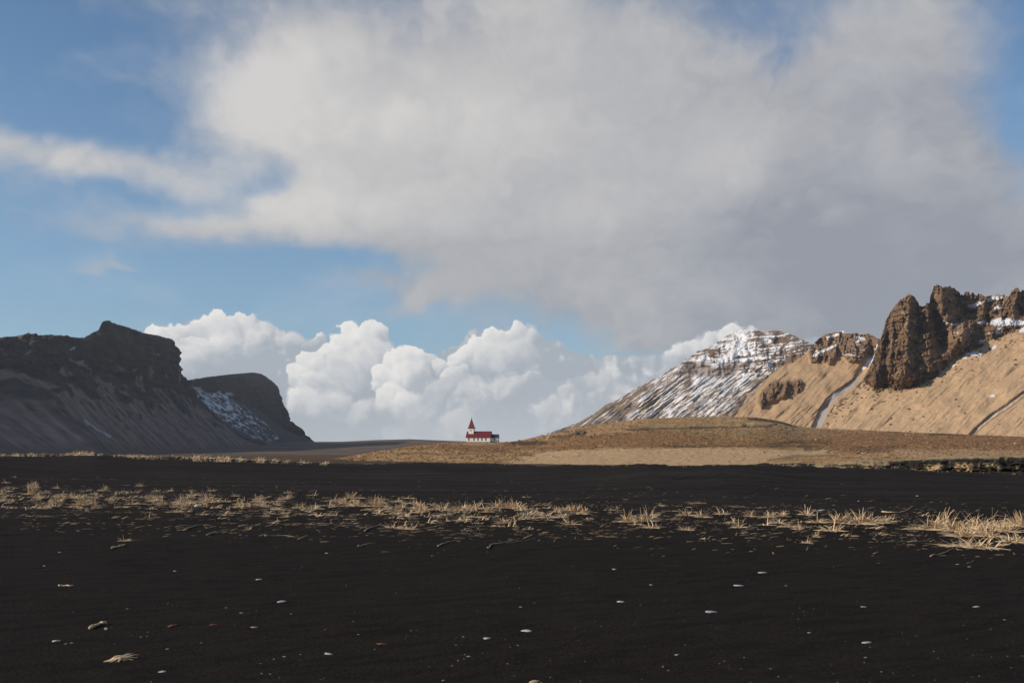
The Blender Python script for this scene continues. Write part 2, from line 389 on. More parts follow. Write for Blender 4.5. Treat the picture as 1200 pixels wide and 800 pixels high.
def build_ground():
    rad = np.concatenate([np.linspace(0.0, 4, 14)[:-1], np.geomspace(4, 60, 250), np.geomspace(60, 130, 130)[1:], np.geomspace(130, 16000, 70)[1:]])
    ang = np.concatenate([np.linspace(-math.pi, -0.62, 60)[:-1], np.linspace(-0.62, 0.62, 430), np.linspace(0.62, math.pi, 60)[1:]])
    R, A = np.meshgrid(rad, ang, indexing='ij')
    x, y = R * np.sin(A), R * np.cos(A)
    z = ground_z(x, y)
    me = grid_mesh('ground', np.stack([x, y, z], -1)[:, ::-1])
    m, nt, b = principled('black sand', 1.0, 0.04)
    co = objco(nt)
    g1 = noise(nt, co, 260, 3, 0.6); g2 = noise(nt, co, 30, 4, 0.6)
    sv = vmath(nt, 'MULTIPLY', co, (0.08, 0.5, 1)); st = noise(nt, sv, 1.0, 6, 0.6)
    rot = nt.nodes.new('ShaderNodeVectorRotate'); rot.rotation_type = 'Z_AXIS'; rot.inputs['Angle'].default_value = -0.45; nt.links.new(co, rot.inputs['Vector'])
    sw = vmath(nt, 'MULTIPLY', rot.outputs[0], (0.9, 3.2, 1)); s2 = noise(nt, sw, 1.3, 6, 0.65)
    t = (g1 * 0.6 + g2 * 0.4)
    c = mixc(nt, t.step(0.35, 0.65), SAND_D, SAND_L)
    sp0 = nt.nodes.new('ShaderNodeSeparateXYZ'); nt.links.new(co, sp0.inputs[0]); y0 = E(nt, sp0.outputs[1])
    c = mixc(nt, (st.step(0.42, 0.66) * y0.step(14, 40) * 0.9), c, (0.042, 0.036, 0.034))
    c = mixc(nt, (s2.step(0.44, 0.64) * 0.6), c, (0.0135, 0.0109, 0.0093))
    # flats beyond the dune: dead turf and heath
    sp = nt.nodes.new('ShaderNodeSeparateXYZ'); nt.links.new(co, sp.inputs[0])
    yy = E(nt, sp.outputs[1])
    fv = vmath(nt, 'MULTIPLY', co, (0.01, 0.03, 1)); f1 = noise(nt, fv, 1.0, 7, 0.65)
    turf = mixc(nt, f1.step(0.4, 0.6), (0.075, 0.048, 0.032), (0.13, 0.095, 0.06))
    c = mixc(nt, yy.step(115, 160), c, turf)
    nt.links.new(c, b.inputs['Base Color'])
    bump(nt, b, g1 * 0.3 + g2 + s2 * 3.5, 1.0, 0.035)
    finish(mesh_obj('ground', me, m), kind='structure')
SAND_D = (0.0140, 0.0112, 0.0094); SAND_L = (0.0380, 0.0305, 0.0256)
build_ground()
def on_ground(px, py):
    """where the line of sight through a photo pixel meets the sand"""
    d = np.geomspace(4, 110, 4000)
    x = (px - 600) / F * d; z = CAMZ + (HOR - py) / F * d
    k = np.argmax(ground_z(x, d) >= z)
    if k == 0: k = len(d) - 1
    return float(x[k]), float(d[k]), float(ground_z(x[k], d[k]))

# ------------------------------------------------------------------ mountains
def interp_line(pts, s):
    P = np.array(pts, float); return [np.interp(s, P[:, 0], P[:, i]) for i in range(1, P.shape[1])]
def grad_normal(P):
    du = np.gradient(P, axis=1); dv = np.gradient(P, axis=0)
    n = np.cross(du, dv); return n / (np.linalg.norm(n, axis=-1, keepdims=True) + 1e-9)
def add_back(P, C, back, hmin=-8.0, n=14, width=(0.05, 1.0)):
    """rows that carry the mountain on behind its crest and down to the plain"""
    top = P[-1]; rows = []; cols = []
    for k in range(1, n + 1):
        t = k / n; w = width[0] * t + (width[1] - width[0]) * t * t
        q = top.copy(); q[:, 0] += back[0] * w; q[:, 1] += back[1] * w
        q[:, 2] = hmin + (top[:, 2] - hmin) * (1 - t ** 1.5)
        q[:, 2] += 4 * fbm(q[:, 0] / 60, q[:, 1] / 60, 3.0, 3) * math.sin(math.pi * t)
        rows.append(q); cols.append(C[-1])
    return np.concatenate([P, np.array(rows)]), np.concatenate([C, np.array(cols)])

ROCK_SH = np.array((0.060, 0.048, 0.044)); SCREE = np.array((0.195, 0.134, 0.112)); SNOW = np.array((0.66, 0.665, 0.69))
def sheet(lines, nu, nv, u=None):
    """lines bottom..top: [(u,px,py,d)...]; returns px,py,d arrays (nv,nu), v in 0..len-1"""
    u = np.linspace(0, 1, nu) if u is None else u; L = [np.stack(interp_line(l, u)) for l in lines]; L = np.array(L)  # (nl,3,nu)
    v = np.linspace(0, len(lines) - 1, nv)
    k = np.minimum(v.astype(int), len(lines) - 2); t = (v - k)[:, None, None]
    G = L[k] * (1 - t) + L[k + 1] * t
    U, V = np.meshgrid(u, v)
    return U, V, G[:, 0], G[:, 1], G[:, 2]

def build_left_massif():
    Sx = [(-400, 690), (0, 720), (203, 800), (216, 805)]
    def X2d(px): return F * np.interp(px, [a for a, _ in Sx], [b for _, b in Sx]) / (600 - px)
    raw = [(0.0, -400, 372), (0.12, -200, 385), (0.22, 0, 397), (0.26, 30, 394), (0.31, 60, 393), (0.34, 80, 395.5), (0.37, 97, 396.5), (0.39, 106, 391), (0.41, 114, 387),
           (0.42, 117.5, 380), (0.427, 119, 377.5), (0.433, 122, 376), (0.443, 127, 375.5), (0.452, 130, 378), (0.48, 140, 381), (0.52, 155, 386), (0.55, 166, 390), (0.59, 185, 393.5), (0.635, 201, 397.5), (0.645, 203.5, 400)]
    crest = [(u, px, py, X2d(px)) for u, px, py in raw]
    crest += [(0.68, 204, 411, 2370), (0.71, 203.5, 421, 2380), (0.75, 208.5, 433, 2400), (0.80, 216, 448, 2440), (0.87, 240, 484, 2500), (0.93, 266, 507, 2520), (1.0, 332, 527, 2480)]
    base = [(0, -330, 425, 850), (0.22, 50, 437, 1370), (0.31, 95, 438, 1600), (0.41, 140, 447, 1850), (0.55, 180, 452, 2120), (0.645, 203, 458, 2300), (0.80, 222, 466, 2420),
            (0.87, 243, 488, 2490), (0.93, 268, 509, 2510), (1, 333, 527.6, 2475)]
    foot = [(0, -60, 545, 720), (0.22, 150, 539, 1220), (0.41, 235, 537, 1700), (0.645, 280, 535, 2040), (0.80, 300, 533, 2230), (0.9, 316, 531.5, 2350), (1, 334, 530, 2450)]
    mid = [(a[0], a[1] * .5 + b_[1] * .5, a[2] * .47 + b_[2] * .53, a[3] * .5 + b_[3] * .5) for a in base for b_ in [(a[0], *[float(q) for q in interp_line(foot, a[0])])]]
    U, V, px, py, d = sheet([foot, mid, base, crest], 0, 290, np.concatenate([np.linspace(0, .2, 40)[:-1], np.linspace(.2, 1, 660)]))
    P = W(px, py, d); n = grad_normal(P)
    sgn = np.sign(n[150, 400, 0]); n = n * sgn
    x, y, z = P[..., 0], P[..., 1], P[..., 2]
    cl = sst(1.85, 2.15, V); edge = np.clip((3 - V) / 0.12, 0, 1)
    s = np.cumsum(np.hypot(np.gradient(P[200, :, 0]), np.gradient(P[200, :, 1])))[None, :] + 0 * U
    gul = ridged(s / 60, V * 1.3, 0.3, 5, 0.55)
    strata = fbm(s / 220, z / 9.0, 1.5, 4, 0.6)
    spur = sst(1.0, 1.7, V) * (1 - sst(2.0, 2.3, V)) * np.maximum(fbm(s / 110, V * 2.2, 6.0, 3), 0)
    disp = cl * (14 * gul + 6 * strata) * (0.25 + 0.75 * edge) + (1 - cl) * (5 * ridged(s / 45, V * 0.6, 2.0, 4) + 32 * spur)
    disp += 3 * fbm(s / 8, z / 8, 4.0, 4) * (0.4 + 0.6 * edge) + cl * edge * (9 * blocks(s / 26, z / 34 + s / 90, 3) + 5 * blocks(s / 11, z / 12, 7))
    endw = 1 - sst(0.86, 0.99, U)
    P = P + n * (disp * (0.15 + 0.85 * endw))[..., None]
    # bits of outcrop on the skyline
    P[-1, :, 2] += 2.2 * np.maximum(fbm(U[-1] * 160, 0 * U[-1], 3.0, 3), -0.2)
    rockn = fbm(s / 40, z / 25, 8.0, 5, 0.6)
    rock = np.clip(sst(-0.05, 0.22, (V - 1.6) * 0.8 + rockn * 1.5 + spur * 5.0 + 1.6 * fbm(s / 70, V * 2.5, 31.0, 4)), 0, 1)
    diag = fbm(s / 16, V * 0.55, 12.0, 5, 0.6)
    c = col_of(px.shape, SCREE); c = c * (1 + 1.3 * diag[..., None] + 0.7 * fbm(s / 6, V * 2.5, 14.0, 4, .65)[..., None])
    c = mixa(c, np.array((0.075, 0.062, 0.05)), sst(0.1, 0.35, fbm(s / 25, V * 1.5, 15.0, 5)) * 0.6)
    rc = ROCK_SH * (0.9 + 1.1 * strata[..., None] + 0.8 * fbm(s / 14, z / 40, 19.0, 5, .6)[..., None] + 0.6 * fbm(s / 6, z / 4, 9.0, 3)[..., None])
    c = c * (1 - rock[..., None]) + rc * rock[..., None]
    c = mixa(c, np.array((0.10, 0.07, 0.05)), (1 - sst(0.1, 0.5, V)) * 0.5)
    turf = sst(2.86, 2.95, V) * sst(0.0, 0.25, fbm(U * 40, V * 3, 2.0, 3)) * (U < 0.42)
    c = mixa(c, np.array((0.26, 0.18, 0.10)), turf)
    sn = (line_dist(px, py, [(98, 494), (112, 505), (127, 514)])[0] < 1.0) | (line_dist(px, py, [(81, 411), (86, 408.5)])[0] < 1.2)
    sn = sn & (rockn > -0.5)
    c = mixa(c, SNOW * 0.62, sn.astype(float) * 0.8)
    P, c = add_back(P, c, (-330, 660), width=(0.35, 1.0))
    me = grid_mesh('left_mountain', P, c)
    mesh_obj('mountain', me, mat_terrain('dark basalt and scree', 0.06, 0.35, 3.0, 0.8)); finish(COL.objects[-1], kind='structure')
    COL.objects[-1].name = 'cliff_mountain'

def build_butte():
    crest = [(0, 130, 452, 2560), (0.12, 190, 449, 2600), (0.2, 217, 446, 2650), (0.3, 240, 442, 2780), (0.42, 270, 438.5, 3000), (0.52, 296, 436.3, 3230), (0.57, 306, 438, 3300), (0.62, 318, 446, 3380),
             (0.66, 325, 453, 3430), (0.71, 329, 466, 3450), (0.76, 334, 480, 3480), (0.80, 336.5, 492, 3490), (0.84, 347, 498.5, 3500), (0.87, 353, 501.5, 3510), (0.92, 357, 510, 3530), (1, 369, 517.5, 3560)]
    base = [(0, 160, 475, 2500), (0.2, 220, 458, 2600), (0.36, 258, 462, 2850), (0.5, 290, 474, 3120), (0.6, 312, 488, 3300), (0.72, 325, 500, 3430), (0.85, 345, 509, 3490), (0.93, 357, 513, 3525), (1, 369, 518, 3555)]
    foot = [(0, 230, 545, 2250), (0.2, 280, 534, 2400), (0.4, 315, 530, 2700), (0.6, 345, 525, 3000), (0.8, 358, 522, 3300), (1, 370, 519, 3540)]
    U, V, px, py, d = sheet([foot, base, crest], 380, 190)
    P = W(px, py, d); n = grad_normal(P); n = n * np.sign(n[95, 190, 0])
    z = P[..., 2]; s = np.cumsum(np.hypot(np.gradient(P[150, :, 0]), np.gradient(P[150, :, 1])))[None, :] + 0 * U
    cl = sst(0.9, 1.1, V); edge = np.clip((2 - V) / 0.1, 0.2, 1)
    disp = cl * (16 * ridged(s / 70, V * 1.2, 1.3, 5, 0.55) + 7 * fbm(s / 260, z / 11, 4.4, 4, .6)) * edge + (1 - cl) * 7 * ridged(s / 50, V * 0.9, 2.7, 4)
    disp += 3 * fbm(s / 9, z / 9, 6.0, 3)
    P = P + n * (disp * (1 - sst(0.9, 1, U)))[..., None]
    rockn = fbm(s / 40, z / 25, 2.0, 5, 0.6)
    c = col_of(px.shape, (0.085, 0.066, 0.058)) * (1 + 0.5 * fbm(s / 18, V * 1.2, 3.0, 4)[..., None])
    rc = ROCK_SH * (0.9 + 0.5 * fbm(s / 200, z / 9, 4.0, 4)[..., None])
    c = c * (1 - cl[..., None]) + rc * cl[..., None]
    # snow lying in the runnels of the slope
    a = ((px - 222) * 0.82 + (py - 458) * 0.57); b_ = (-(px - 222) * 0.57 + (py - 458) * 0.82)
    st = fbm(a / 11, b_ / 1.7, 5.0, 4, 0.66)
    zone = poly_mask(px, py, [(220, 456), (232, 458), (246, 464), (257, 457), (266, 461), (270, 470), (285, 478), (305, 492), (322, 505), (330, 516), (318, 520), (295, 513), (270, 500), (246, 483), (232, 470)], 2.5)
    dens = 0.11 - 0.0036 * np.maximum(px - 262, 0)
    sn = sst(-0.06, 0.04, st + dens - 0.12) * zone
    c = mixa(c, SNOW * 0.95, sn * 0.9)
    turf = sst(1.93, 1.97, V) * (U < 0.33)
    c = mixa(c, np.array((0.26, 0.18, 0.10)), turf)
    P, c = add_back(P, c, (-230, 640), width=(0.3, 1.0))
    o = mesh_obj('butte_mountain', grid_mesh('butte', P, c), mat_terrain('dark basalt butte', 0.05, 0.3, 3.0, 0.7)); finish(o, kind='structure')

def build_far_moor():
    crest = [(0, 150, 521, 2900), (0.2, 300, 518.5, 3000), (0.3, 366, 517.5, 3000), (0.38, 400, 517.3, 2950), (0.48, 440, 515.3, 2900), (0.55, 480, 514.3, 2900), (0.62, 512, 515.6, 2900), (0.7, 560, 517.5, 2900),
             (0.8, 620, 518, 2900), (1, 760, 518, 2900)]
    foot = [(0, 150, 541, 500), (1, 760, 541, 500)]
    u = np.linspace(0, 1, 300); v = np.linspace(0, 1, 120)
    U, V = np.meshgrid(u, v); pc = interp_line(crest, u)
    px = np.interp(U, [0, 1], [100, 800]); 
    pyc = np.interp(px[0], [q[1] for q in crest], [q[2] for q in crest])
    py = 541 + (pyc - 541)[None] * V; d = 500 * (2900 / 500) ** (V ** 0.8)
    P = W(px, py, d)
    P[..., 2] += 2.5 * fbm(P[..., 0] / 90, P[..., 1] / 160, 1.0, 4) * np.sin(np.pi * V)
    n = fbm(P[..., 0] / 220, P[..., 1] / 60, 2.0, 5, 0.6)
    c = mixa(col_of(px.shape, (0.095, 0.066, 0.05)), np.array((0.17, 0.125, 0.085)), sst(-0.1, 0.3, n))
    P, c = add_back(P, c, (0, 900))
    o = mesh_obj('distant_moor', grid_mesh('moor', P, c), mat_terrain('dark moorland', 0.03, 0.3, 2.0, 0.5)); finish(o, kind='structure')

TAN = np.array((0.43, 0.292, 0.175)); BROWN_ROCK = np.array((0.165, 0.104, 0.062))
def plane_d(px, py, n, P0):
    n = np.array(n, float); return (n @ np.array(P0, float)) / (n[0] * (px - 600) / F + n[1] + n[2] * (HOR - py) / F)
def sil_grid(sil, bot, nu, nv, x0, x1, amp=0.7, fr=0.25, seed=0.0, vp=1.0):
    px = np.linspace(x0, x1, nu); top = np.interp(px, [q[0] for q in sil], [q[1] for q in sil])
    top = top - amp * fbm(px * fr, 0 * px, seed, 5, 0.6) * 2
    b = np.interp(px, [q[0] for q in bot], [q[1] for q in bot])
    v = np.linspace(0, 1, nv) ** vp
    V, PX = np.meshgrid(v, px, indexing='ij')
    return PX, b[None] * (1 - V) + top[None] * V, V, top

def build_snow_mountain():
    sil = [(560, 522), (600, 519), (640, 508), (655, 503), (680, 494), (700, 482), (710, 474), (722, 469), (745, 455), (762, 446), (776, 440), (780, 436), (800, 424), (812, 415), (816, 411), (822, 411), (835, 405), (846, 397),
           (856, 391), (862, 388), (870, 385.5), (880, 385.5), (895, 388.5), (910, 387), (925, 391), (937, 396), (946, 400), (955, 406), (990, 425), (1060, 470)]
    px, py, V, top = sil_grid(sil, [(560, 530), (1060, 530)], 620, 230, 565, 1055, 0.6, 0.3, 2.2)
    d = plane_d(px, py, (-0.33, -0.52, 0.78), W(np.array(760.), np.array(500.), np.array(2500.)))
    d = np.clip(d, 1900, 3600)
    # runnels fall to the lower left
    a = ((px - 900) * -0.80 + (py - 400) * 0.60); b_ = ((px - 900) * 0.60 + (py - 400) * 0.80)
    run = ridged(a / 90, b_ / 13, 1.0, 4, 0.6); fine = fbm(a / 24, (b_ + 2.2 * fbm(px / 12, py / 12, 3., 3)) / 1.7, 3.0, 5, 0.72)
    lay = fbm(px / 45, (py + 0.10 * px + 3 * fbm(px / 30, py / 30, 5, 2)) / 2.7, 6.0, 4, 0.6)
    up = sst(452, 425, py + (px < 790) * 0) * sst(770, 830, px + (440 - py) * 0.5)
    ribs = ridged(px / 15, py / 24, 9.0, 5, 0.6)
    big = fbm(px / 40, py / 30, 4.0, 3)
    disp = 18 * run * (1 - up) + up * (22 * ribs + 9 * lay) + 30 * big + 5 * fine
    d = d - disp * sst(1.0, 0.9, V) * 1.0 - disp * 0.3
    P = W(px, py, d)
    den = sst(680, 830, px) * 0.24 - 0.29 + 0.20 * up + 0.04 * sst(470, 440, py) * sst(800, 850, px) - 0.10 * sst(870, 930, px)
    den += 0.55 * poly_mask(px, py, [(822, 440), (850, 425), (880, 410), (868, 400), (875, 390), (862, 392), (845, 410), (838, 425), (810, 440), (815, 452)], 5) * 0.42
    den += 0.08 * poly_mask(px, py, [(776, 492), (790, 470), (800, 452), (820, 438), (850, 438), (830, 455), (808, 475), (798, 492)], 5)
    den += 0.10 * poly_mask(px, py, [(825, 445), (870, 425), (900, 420), (870, 455), (845, 485), (815, 492)], 8)
    den -= 0.13 * (1 - up) * sst(780, 830, px)
    den -= 0.38 * poly_mask(px, py, [(893, 452), (918, 425), (950, 408), (960, 440), (900, 480), (850, 497)], 6)
    pat = fine * (1 - up) * 1.35 + 0.25 * run * (1 - up) * 0.5 + up * (lay * 1.0 + fine * 0.45 + 0.35 * fbm(px / 9, py / 6, 2.0, 4)) + 0.25 * fbm(px / 22, py / 18, 8.0, 3) - 0.25 * np.clip(ribs, -1, 1) * up
    sn = sst(-0.03, 0.06, pat + den - 0.02)
    # dark bluff under the summit snow
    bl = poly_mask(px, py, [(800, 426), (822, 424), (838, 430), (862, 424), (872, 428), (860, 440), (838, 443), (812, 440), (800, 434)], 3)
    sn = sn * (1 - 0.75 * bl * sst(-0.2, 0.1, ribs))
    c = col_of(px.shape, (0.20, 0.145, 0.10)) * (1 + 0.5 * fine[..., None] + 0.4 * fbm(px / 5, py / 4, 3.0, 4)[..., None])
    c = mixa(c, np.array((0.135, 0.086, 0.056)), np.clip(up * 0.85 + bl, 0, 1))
    c = mixa(c, np.array((0.30, 0.205, 0.125)), poly_mask(px, py, [(880, 470), (920, 430), (960, 410), (990, 500), (820, 500)], 6) * 0.8)
    c = mixa(c, SNOW, sn)
    P, c = add_back(P, c, (200, 900), width=(0.12, 1.0))
    o = mesh_obj('snowy_mountain', grid_mesh('snowy', P, c), mat_terrain('snow and brown rock', 0.05, 0.25, 2.0, 0.4)); finish(o, kind='structure')

def build_middle_peak():
    sil = [(800, 516), (835, 503), (850, 493), (862, 486), (876, 466), (896, 446), (905, 438), (914, 430), (930, 424), (941, 417), (948, 408), (954, 402), (960, 396), (968, 391.5), (975, 390), (984, 387), (988, 387), (993, 391), (1004, 390), (1008, 392),
           (1018, 391), (1028, 396), (1036, 400), (1060, 410), (1120, 440)]
    px, py, V, top = sil_grid(sil, [(800, 528), (1120, 524)], 420, 210, 815, 1110, 0.6, 0.35, 5.5)
    d = plane_d(px, py, (-0.36, -0.48, 0.80), W(np.array(930.), np.array(490.), np.array(1500.)))
    crag = poly_mask(px, py, [(946, 408), (954, 398), (960, 380), (1050, 380), (1050, 415), (1020, 418), (1008, 425), (994, 424), (986, 414), (972, 426), (962, 424), (950, 424)], 3.5)
    o1 = poly_mask(px, py, [(888, 472), (890, 462), (900, 450), (908, 446), (916, 448), (924, 446), (936, 445), (942, 448), (938, 458), (930, 462), (915, 466), (905, 470), (892, 478)], 3)
    crag = np.maximum(crag * sst(-0.6, 0.0, fbm(px / 9, py / 9, 2, 3) + crag - 0.55), o1)
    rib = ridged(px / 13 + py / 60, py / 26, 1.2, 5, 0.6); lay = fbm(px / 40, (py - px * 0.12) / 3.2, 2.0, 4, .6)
    a = ((px - 900) * -0.72 + (py - 400) * 0.69); b_ = ((px - 900) * 0.69 + (py - 400) * 0.72)
    run = ridged(a / 80, b_ / 14, 3.0, 4, 0.55)
    wob = 2 * fbm(px / 8, py / 8, 3.0, 3)
    d = d - crag * (10 + 14 * rib + 6 * lay + 14 * blocks((px + wob) / 7, (py + wob) / 9, 4) + 8 * blocks((px + wob) / 3, py / 3.4, 8)) - 8 * run * (1 - crag) - 14 * fbm(px / 35, py / 30, 7.0, 3)
    # gully with a frozen stream
    gl = [(1022, 410), (1018, 420), (1011, 432), (1003, 447), (992, 455), (981, 462), (972, 471), (966, 480), (962, 490), (957, 500), (955, 508)]
    gd, ga = line_dist(px, py, gl)
    gd = gd + 0.7 * fbm(px / 4, py / 4, 3.0, 3)
    d = d + 9 * sst(6.5, 1.5, gd)
    P = W(px, py, d)
    c = col_of(px.shape, TAN) * (1 + 0.25 * fbm(a / 30, b_ / 5, 6.0, 5, .6)[..., None] + 0.40 * fbm(px / 4, py / 3, 2., 5, .7)[..., None])
    c = mixa(c, np.array((0.36, 0.27, 0.15)), sst(0.0, 0.4, fbm(px / 30, py / 18, 41.0, 5, .6)) * 0.6)
    c = mixa(c, np.array((0.24, 0.155, 0.088)), sst(0.15, 0.45, fbm(a / 22, b_ / 4, 43.0, 5, .65)) * 0.6)
    c = mixa(c, np.array((0.24, 0.165, 0.10)), sst(0.15, 0.5, run) * 0.35)
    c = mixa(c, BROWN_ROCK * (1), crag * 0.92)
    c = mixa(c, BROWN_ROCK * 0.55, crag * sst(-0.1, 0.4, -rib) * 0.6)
    wst = 1.0 + 3.6 * ga + 1.2 * fbm(px / 7, py / 7, 77.0, 3)
    gx = sst(wst + 1.2, wst, gd); edge = sst(wst + 3.5, wst + 1.0, gd) * (1 - gx)
    low = sst(0.22, 0.34, ga)
    c = mixa(c, np.array((0.10, 0.07, 0.045)), edge * low * sst(2.0, -2.0, px - np.interp(-py, [-510, -500, -480, -462, -447], [955, 958, 968, 982, 1004])))
    c = mixa(c, np.array((0.30, 0.285, 0.28)), gx * low * sst(-0.5, 0.0, fbm(px / 3, py / 3, 9., 3)))
    snowband = crag * sst(0.18, 0.30, lay + 0.30 * fbm(px / 10, py / 6, 6.0, 3)) * sst(425, 410, py) * (1 - o1)
    for pl in ([(968, 395), (985, 389), (984, 392), (970, 398)], [(952, 416), (966, 409), (980, 403), (979, 406), (964, 413), (953, 419)],
               [(1002, 402), (1004, 394), (1012, 395), (1014, 398), (1008, 400)], [(1009, 432), (1016, 423), (1026, 414), (1027, 418), (1018, 428), (1011, 434)],
               [(1027, 404), (1031, 402), (1030, 410), (1027, 410)]):
        snowband = np.maximum(snowband, poly_mask(px, py, pl, 0.8))
    c = mixa(c, SNOW, np.clip(snowband, 0, 1))
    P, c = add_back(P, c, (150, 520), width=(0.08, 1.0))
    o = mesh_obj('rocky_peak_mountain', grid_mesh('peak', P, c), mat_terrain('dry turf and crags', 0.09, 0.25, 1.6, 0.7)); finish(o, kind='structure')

def build_crag():
    sil = [(925, 526), (948, 509), (956, 505), (962, 500), (968, 490), (974, 480), (985, 468), (1000, 457), (1010, 447), (1016, 436), (1023, 422), (1028, 406), (1032, 395), (1036, 387), (1038, 376), (1042, 369), (1048, 359), (1055, 350), (1062, 346),
           (1067, 345), (1072, 350), (1078, 358), (1083, 357), (1089, 355), (1091, 344), (1094, 338), (1098, 335), (1104, 337), (1112, 336), (1120, 339), (1127, 344), (1138, 343), (1146, 345), (1160, 347), (1172, 346), (1182, 347),
           (1187, 341), (1192, 338), (1200, 341), (1230, 336), (1280, 345), (1400, 330), (1560, 345)]
    px, py, V, top = sil_grid(sil, [(925, 530), (1560, 540)], 800, 300, 930, 1550, 1.0, 0.33, 1.5)
    jag = 3.2 * blocks(px / 5.0, 0 * px, 5) + 1.6 * blocks(px / 2.3, 0 * px, 15)
    py = py - jag * (V ** 6) * sst(1026, 1034, px)
    nrm = (-0.34, -0.46, 0.82); P0 = W(np.array(1100.), np.array(505.), np.array(1150.))
    base = [(930, 520), (985, 470), (1005, 452), (1010, 447), (1018, 452), (1028, 461), (1040, 456), (1052, 459), (1066, 457), (1080, 452), (1095, 444), (1108, 432), (1120, 421), (1136, 412), (1150, 408), (1160, 400), (1172, 396), (1186, 390), (1200, 384), (1260, 372), (1400, 380), (1560, 390)]
    pb = np.interp(px, [q[0] for q in base], [q[1] for q in base]) + 3.0 * fbm(px / 7, py / 30, 4.0, 3)
    ds = plane_d(px, py, nrm, P0); db = plane_d(px, pb, nrm, P0)
    hgt = np.maximum(pb - py, 0)
    cl = sst(-1.0, 3.0, pb - py)
    # folds of the turf slope, falling to the lower left
    a = ((px - 1100) * -0.74 + (py - 450) * 0.67); b_ = ((px - 1100) * 0.67 + (py - 450) * 0.74)
    run = ridged(a / 110, b_ / 22, 3.0, 4, 0.5)
    d = np.where(hgt > 0, db + 0.9 * hgt, ds)
    # the big forms of the crag: tower, hollow, buttress
    def bl(x, y, rx, ry, rot=0):
        c_, s_ = math.cos(rot), math.sin(rot); u = ((px - x) * c_ + (py - y) * s_) / rx; w = (-(px - x) * s_ + (py - y) * c_) / ry
        return np.exp(-(u * u + w * w) ** 1.6)
    att = sst(0, 22, hgt)
    wv = 5 * fbm(px / 16, py / 20, 71.0, 4, .6)
    def ar(x0, y0, x1, y1, wl, wr, h, grow=0.6):
        """a sharp rib: gentle on the sunward side, steep on the far side"""
        t = np.clip((py - y0) / (y1 - y0), -0.3, 1.3); u = px + wv - (x0 + (x1 - x0) * t); g = 1 + grow * (t - 0.5)
        return h * np.clip(1 - np.where(u < 0, -u / (wl * g), u / (wr * g)), 0, 1) * sst(-0.35, 0.1, (py - y0) / (y1 - y0)) * sst(1.5, 0.9, (py - y0) / (y1 - y0))
    form = ar(1067, 346, 1060, 446, 34, 14, 38, 1.1) + ar(1087, 357, 1090, 432, 14, 10, 18) + ar(1103, 336, 1104, 376, 10, 20, 18) + ar(1132, 380, 1122, 420, 22, 12, 34) \
        + ar(1193, 338, 1186, 386, 20, 8, 26) + ar(1036, 392, 1026, 452, 12, 6, 20) + ar(1156, 348, 1150, 374, 16, 7, 14) + ar(1046, 385, 1042, 450, 9, 4, 10) + ar(1166, 385, 1160, 402, 10, 6, 12) \
        + ar(1240, 340, 1230, 372, 20, 12, 24) + ar(1300, 350, 1290, 380, 26, 12, 24) - 26 * bl(1103, 392, 9, 24, -0.2) + 8 * blocks((px + wv) / 20, py / 24, 27) - 12 * bl(1150, 395, 7, 20, 0.3)
    form -= 26 * sst(1108, 1125, px) * sst(390, 372, py)           # the upper wall stands back behind a snowy ledge
    warp = 6 * fbm(px / 18, py / 18, 11.0, 3)
    rib = ridged((px + warp) / 13 + py / 90, (py + 0.5 * px) / 24, 1.2, 6, 0.62)
    rib2 = ridged((px + warp) / 6, (py - 0.4 * px) / 8, 4.2, 4, 0.6)
    lay = fbm(px / 30, (py + 0.15 * px + warp) / 4.2, 2.0, 4, .6)
    wx2 = px + 3 * fbm(px / 9, py / 9, 31.0, 3); wy2 = py + 5 * fbm(px / 14, py / 12, 37.0, 4)
    blk = 10 * blocks(wx2 / 12, (wy2 + .2 * px) / 15, 3) * (0.3 + 0.7 * att) + 6 * blocks(wx2 / 5, wy2 / 6.5, 9) + 3.2 * blocks(wx2 / 2.4, (wy2 + .3 * px) / 2.6, 17)
    ter = np.mod((wy2 + 0.16 * px) / 7.0, 1.0); blk = blk + 4.5 * (ter - 0.5) * np.clip(0.5 + 2.2 * fbm(px / 14, py / 14, 61.0, 3), 0, 1)
    d = d - cl * (blk + form * att + (2 + 5 * att) * rib + (1.5 + 1.5 * att) * rib2 + 6 * lay + 2.5 * fbm(px / 2.5, py / 2.5, 6.0, 3)) 
    g2, g2a = line_dist(px, py, [(1260, 430), (1200, 462), (1180, 477), (1160, 490), (1146, 502), (1138, 512)])
    g2 = g2 + 0.6 * fbm(px / 4, py / 4, 3.0, 2)
    d = d - (1 - cl) * (7 * run + 9 * fbm(px / 45, py / 30, 7.0, 3) + 0.5 * fbm(px / 6, py / 6, 2.0, 3) + 0.8 * fbm(a / 9, b_ / 2.2, 5.0, 4, .65)) + 6 * sst(5, 1, g2) * (1 - cl)
    d = np.maximum(d, 500)
    P = W(px, py, d); global CRAGP; CRAGP = P
    c = col_of(px.shape, TAN) * (1 + 0.25 * fbm(a / 40, b_ / 5, 6.0, 5, .6)[..., None] + 0.40 * fbm(px / 4, py / 3, 2., 5, .7)[..., None])
    c = mixa(c, np.array((0.36, 0.27, 0.15)), sst(0.0, 0.4, fbm(px / 30, py / 18, 41.0, 5, .6)) * 0.6)
    c = mixa(c, np.array((0.24, 0.155, 0.088)), sst(0.22, 0.5, fbm(a / 22, b_ / 4, 43.0, 5, .65)) * 0.6)
    c = mixa(c, np.array((0.27, 0.165, 0.09)), sst(0.05, 0.5, fbm(a / 60, b_ / 9, 16.0, 4)) * 0.45 * sst(1080, 1160, px))
    rc = BROWN_ROCK * (1 + 0.35 * lay[..., None] + 0.3 * fbm(px / 3, py / 3, 9.0, 3)[..., None])
